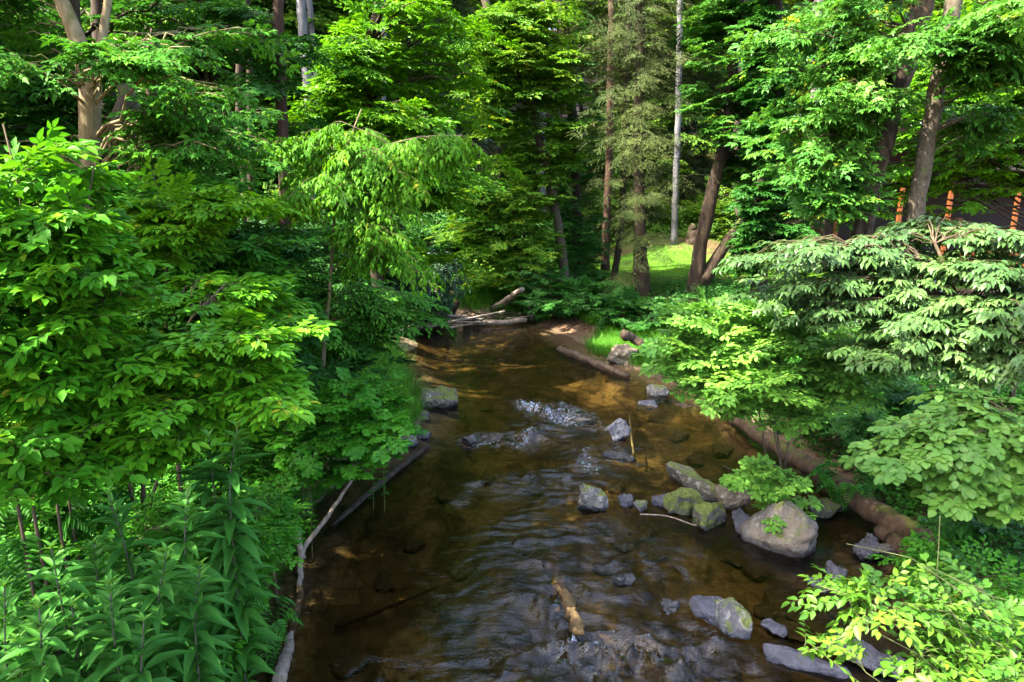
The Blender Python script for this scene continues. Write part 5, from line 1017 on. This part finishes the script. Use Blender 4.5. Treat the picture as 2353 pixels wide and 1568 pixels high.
# ------------------------------------------------------------------ the wooded hillside behind: five kinds, copied
def forest_tree(kind, seed):
    rg = np.random.default_rng(seed); h = rg.uniform(15, 19)
    spec = {'far': (G['far'], B['brown'], 'far', 'frond', 1.35, .23, .6), 'far2': (G['far2'], B['brown'], 'far', 'frond', 1.3, .23, .6), 'con': (G['fardark'], B['brown'], 'needle', 'dense', 1.5, .22, .14)}[kind]
    if kind == 'con': ms = [MW(0, 0, z, 2.6 - .14 * z, 2.6 - .14 * z, 1.2, 34) for z in np.linspace(3.5, h - .5, 9)]
    else: ms = [MW(rg.normal(0, 1.3), rg.normal(0, 1.3), z, 2.6, 2.6, 1.8, 38) for z in np.linspace(4.0, h - 1, 7)]
    q = np.array([(0, 0, -.3), (.1, 0, h * .5), (.2, .1, h)])
    return plant('forest_tree', 'x', 'tree', [(q, .14, .04)], ms, leaf=spec[2], spray=spec[3], Ls=spec[4], Ll=spec[5], asp=spec[6], bark=spec[1], green=spec[0], seed=seed, sprl=7, rl=.05, slope=.25, flat=.5, twig=False, gap=False, group='trees of the wooded hillside')
LB = {'far': 'leafy green tree of the wooded hillside behind the clearing and stream', 'far2': 'yellow green sunlit tree of the wooded hillside', 'con': 'dark needled conifer of the wooded hillside'}
protos = [(k, forest_tree(k, 300 + i)) for i, k in enumerate(['far', 'far2', 'con', 'far', 'far2'])]
spots = []
rh = np.random.default_rng(62)
for row, (yy, step) in enumerate([(31, 4.6), (36, 4.4), (42, 5.0), (50, 6), (60, 7)]):
    half = yy * .82
    for x in np.arange(-half, half, step):
        xx = x + rh.normal(0, .9); y2 = yy + rh.normal(0, 1.4)
        if lawn_mask(np.array([xx]), np.array([y2]))[0] > .1 or (12 < xx and y2 < 35) or (2 < xx < 12.5 and y2 < 36): continue
        spots.append((xx, y2))
first = [True] * 5
for k, (x, y) in enumerate(spots):
    j = int(rh.integers(0, 5)); kd, pr = protos[j]; s = rh.uniform(.85, 1.2)
    if first[j]:
        first[j] = False; pr.location = (x, y, gz(x, y)); pr['label'] = LB[kd]; pr.rotation_euler = (0, 0, rh.random() * 6.3)
    else: copy_thing(pr, (x, y, gz(x, y)), rh.random() * 6.3, s, LB[kd])
# understory of the hillside
up = plant('understory_shrub', 'leafy shrub growing under the trees of the wooded hillside', 'shrub', [(np.array([(0, 0, -.2), (0, 0, 1.0)]), .04, .02)], [MW(0, 0, 1.2, 1.6, 1.4, 1.1, 50)], leaf='far', spray='frond', Ls=.8, Ll=.15, asp=.6, bark=B['brown'], green=G['far'], seed=320, sprl=6, rl=.02, twig=False, gap=False, group='shrubs under the hillside trees', trunk='stems', crown='foliage')
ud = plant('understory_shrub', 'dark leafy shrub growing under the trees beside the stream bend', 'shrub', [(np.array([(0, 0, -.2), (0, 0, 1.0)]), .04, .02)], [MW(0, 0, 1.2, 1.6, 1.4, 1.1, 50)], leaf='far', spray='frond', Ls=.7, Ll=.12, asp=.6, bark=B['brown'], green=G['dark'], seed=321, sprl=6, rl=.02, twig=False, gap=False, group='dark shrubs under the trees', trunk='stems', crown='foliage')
fu = fd_ = True
for k in range(60):
    x, y = rh.uniform(-20, 20), rh.uniform(26, 40)
    if lawn_mask(np.array([x]), np.array([y]))[0] > .05 or (x > 11 and y < 34) or (2 < x < 12 and y < 35.5): continue
    if fu: up.location = (x, y, gz(x, y)); fu = False
    else: copy_thing(up, (x, y, gz(x, y)), rh.random() * 6.3, rh.uniform(.7, 1.5))
for x, y, s in [(-2.2, 27.2, 1.0), (-.2, 28.2, 1.1), (1.4, 27.2, .9), (-4.2, 26.2, 1.2), (-6, 23.8, 1.2), (-5, 20.5, .9), (-7.2, 20, 1.1), (-6.5, 17, 1.0), (-8.5, 17, 1.1), (-7.5, 13.6, .9), (-10, 13, 1.1), (2.6, 26.4, .8), (-8, 27, 1.3), (-11, 20, 1.2), (-11, 24, 1.2)]:
    if fd_: ud.location = (x, y, gz(x, y)); ud.scale = (s,) * 3; fd_ = False
    else: copy_thing(ud, (x, y, gz(x, y)), rh.random() * 6.3, s)
# trees added up sun on the left, mostly unseen, to shade the stream
def shade_tree(lab, x, y, h, seed, z0):
    plant('added_shade_tree', lab, 'tree', [A(x, y, h, .24, .06)], [MW(x + 1.0, y, z, 3.1, 3.1, 1.6, 27) for z in np.linspace(z0, h - 1.2, int((h - z0) / 2.2))], leaf='far', spray='frond', Ls=1.3, Ll=.2, asp=.6, bark=B['brown'], green=G['dark'], seed=seed, sprl=6, rl=.05, slope=.25, flat=.5, twig=False)
for k, (lab, x, y, h, z0) in enumerate([('tall tree added for shade on the left slope nearest the bridge', -6.6, 1.6, 21, 7.5), ('second tree added for shade up the left slope from the bridge', -7.2, 5.4, 21, 8.5), ('tall tree added for shade on the left slope beyond the first', -11.5, 8.5, 18, 6), ('tall tree added for shade left of the forked tree', -10.5, 12.0, 18, 6), ('tall tree added for shade above the left bank shrubs', -9.5, 17.0, 18, 6)]):
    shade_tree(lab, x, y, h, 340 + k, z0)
print('OBJECTS', len(scene.objects), 'VERTS', sum(len(m.vertices) for m in bpy.data.meshes), 'RENDERED FACES', sum(len(o.data.polygons) for o in scene.objects if o.type == 'MESH'))
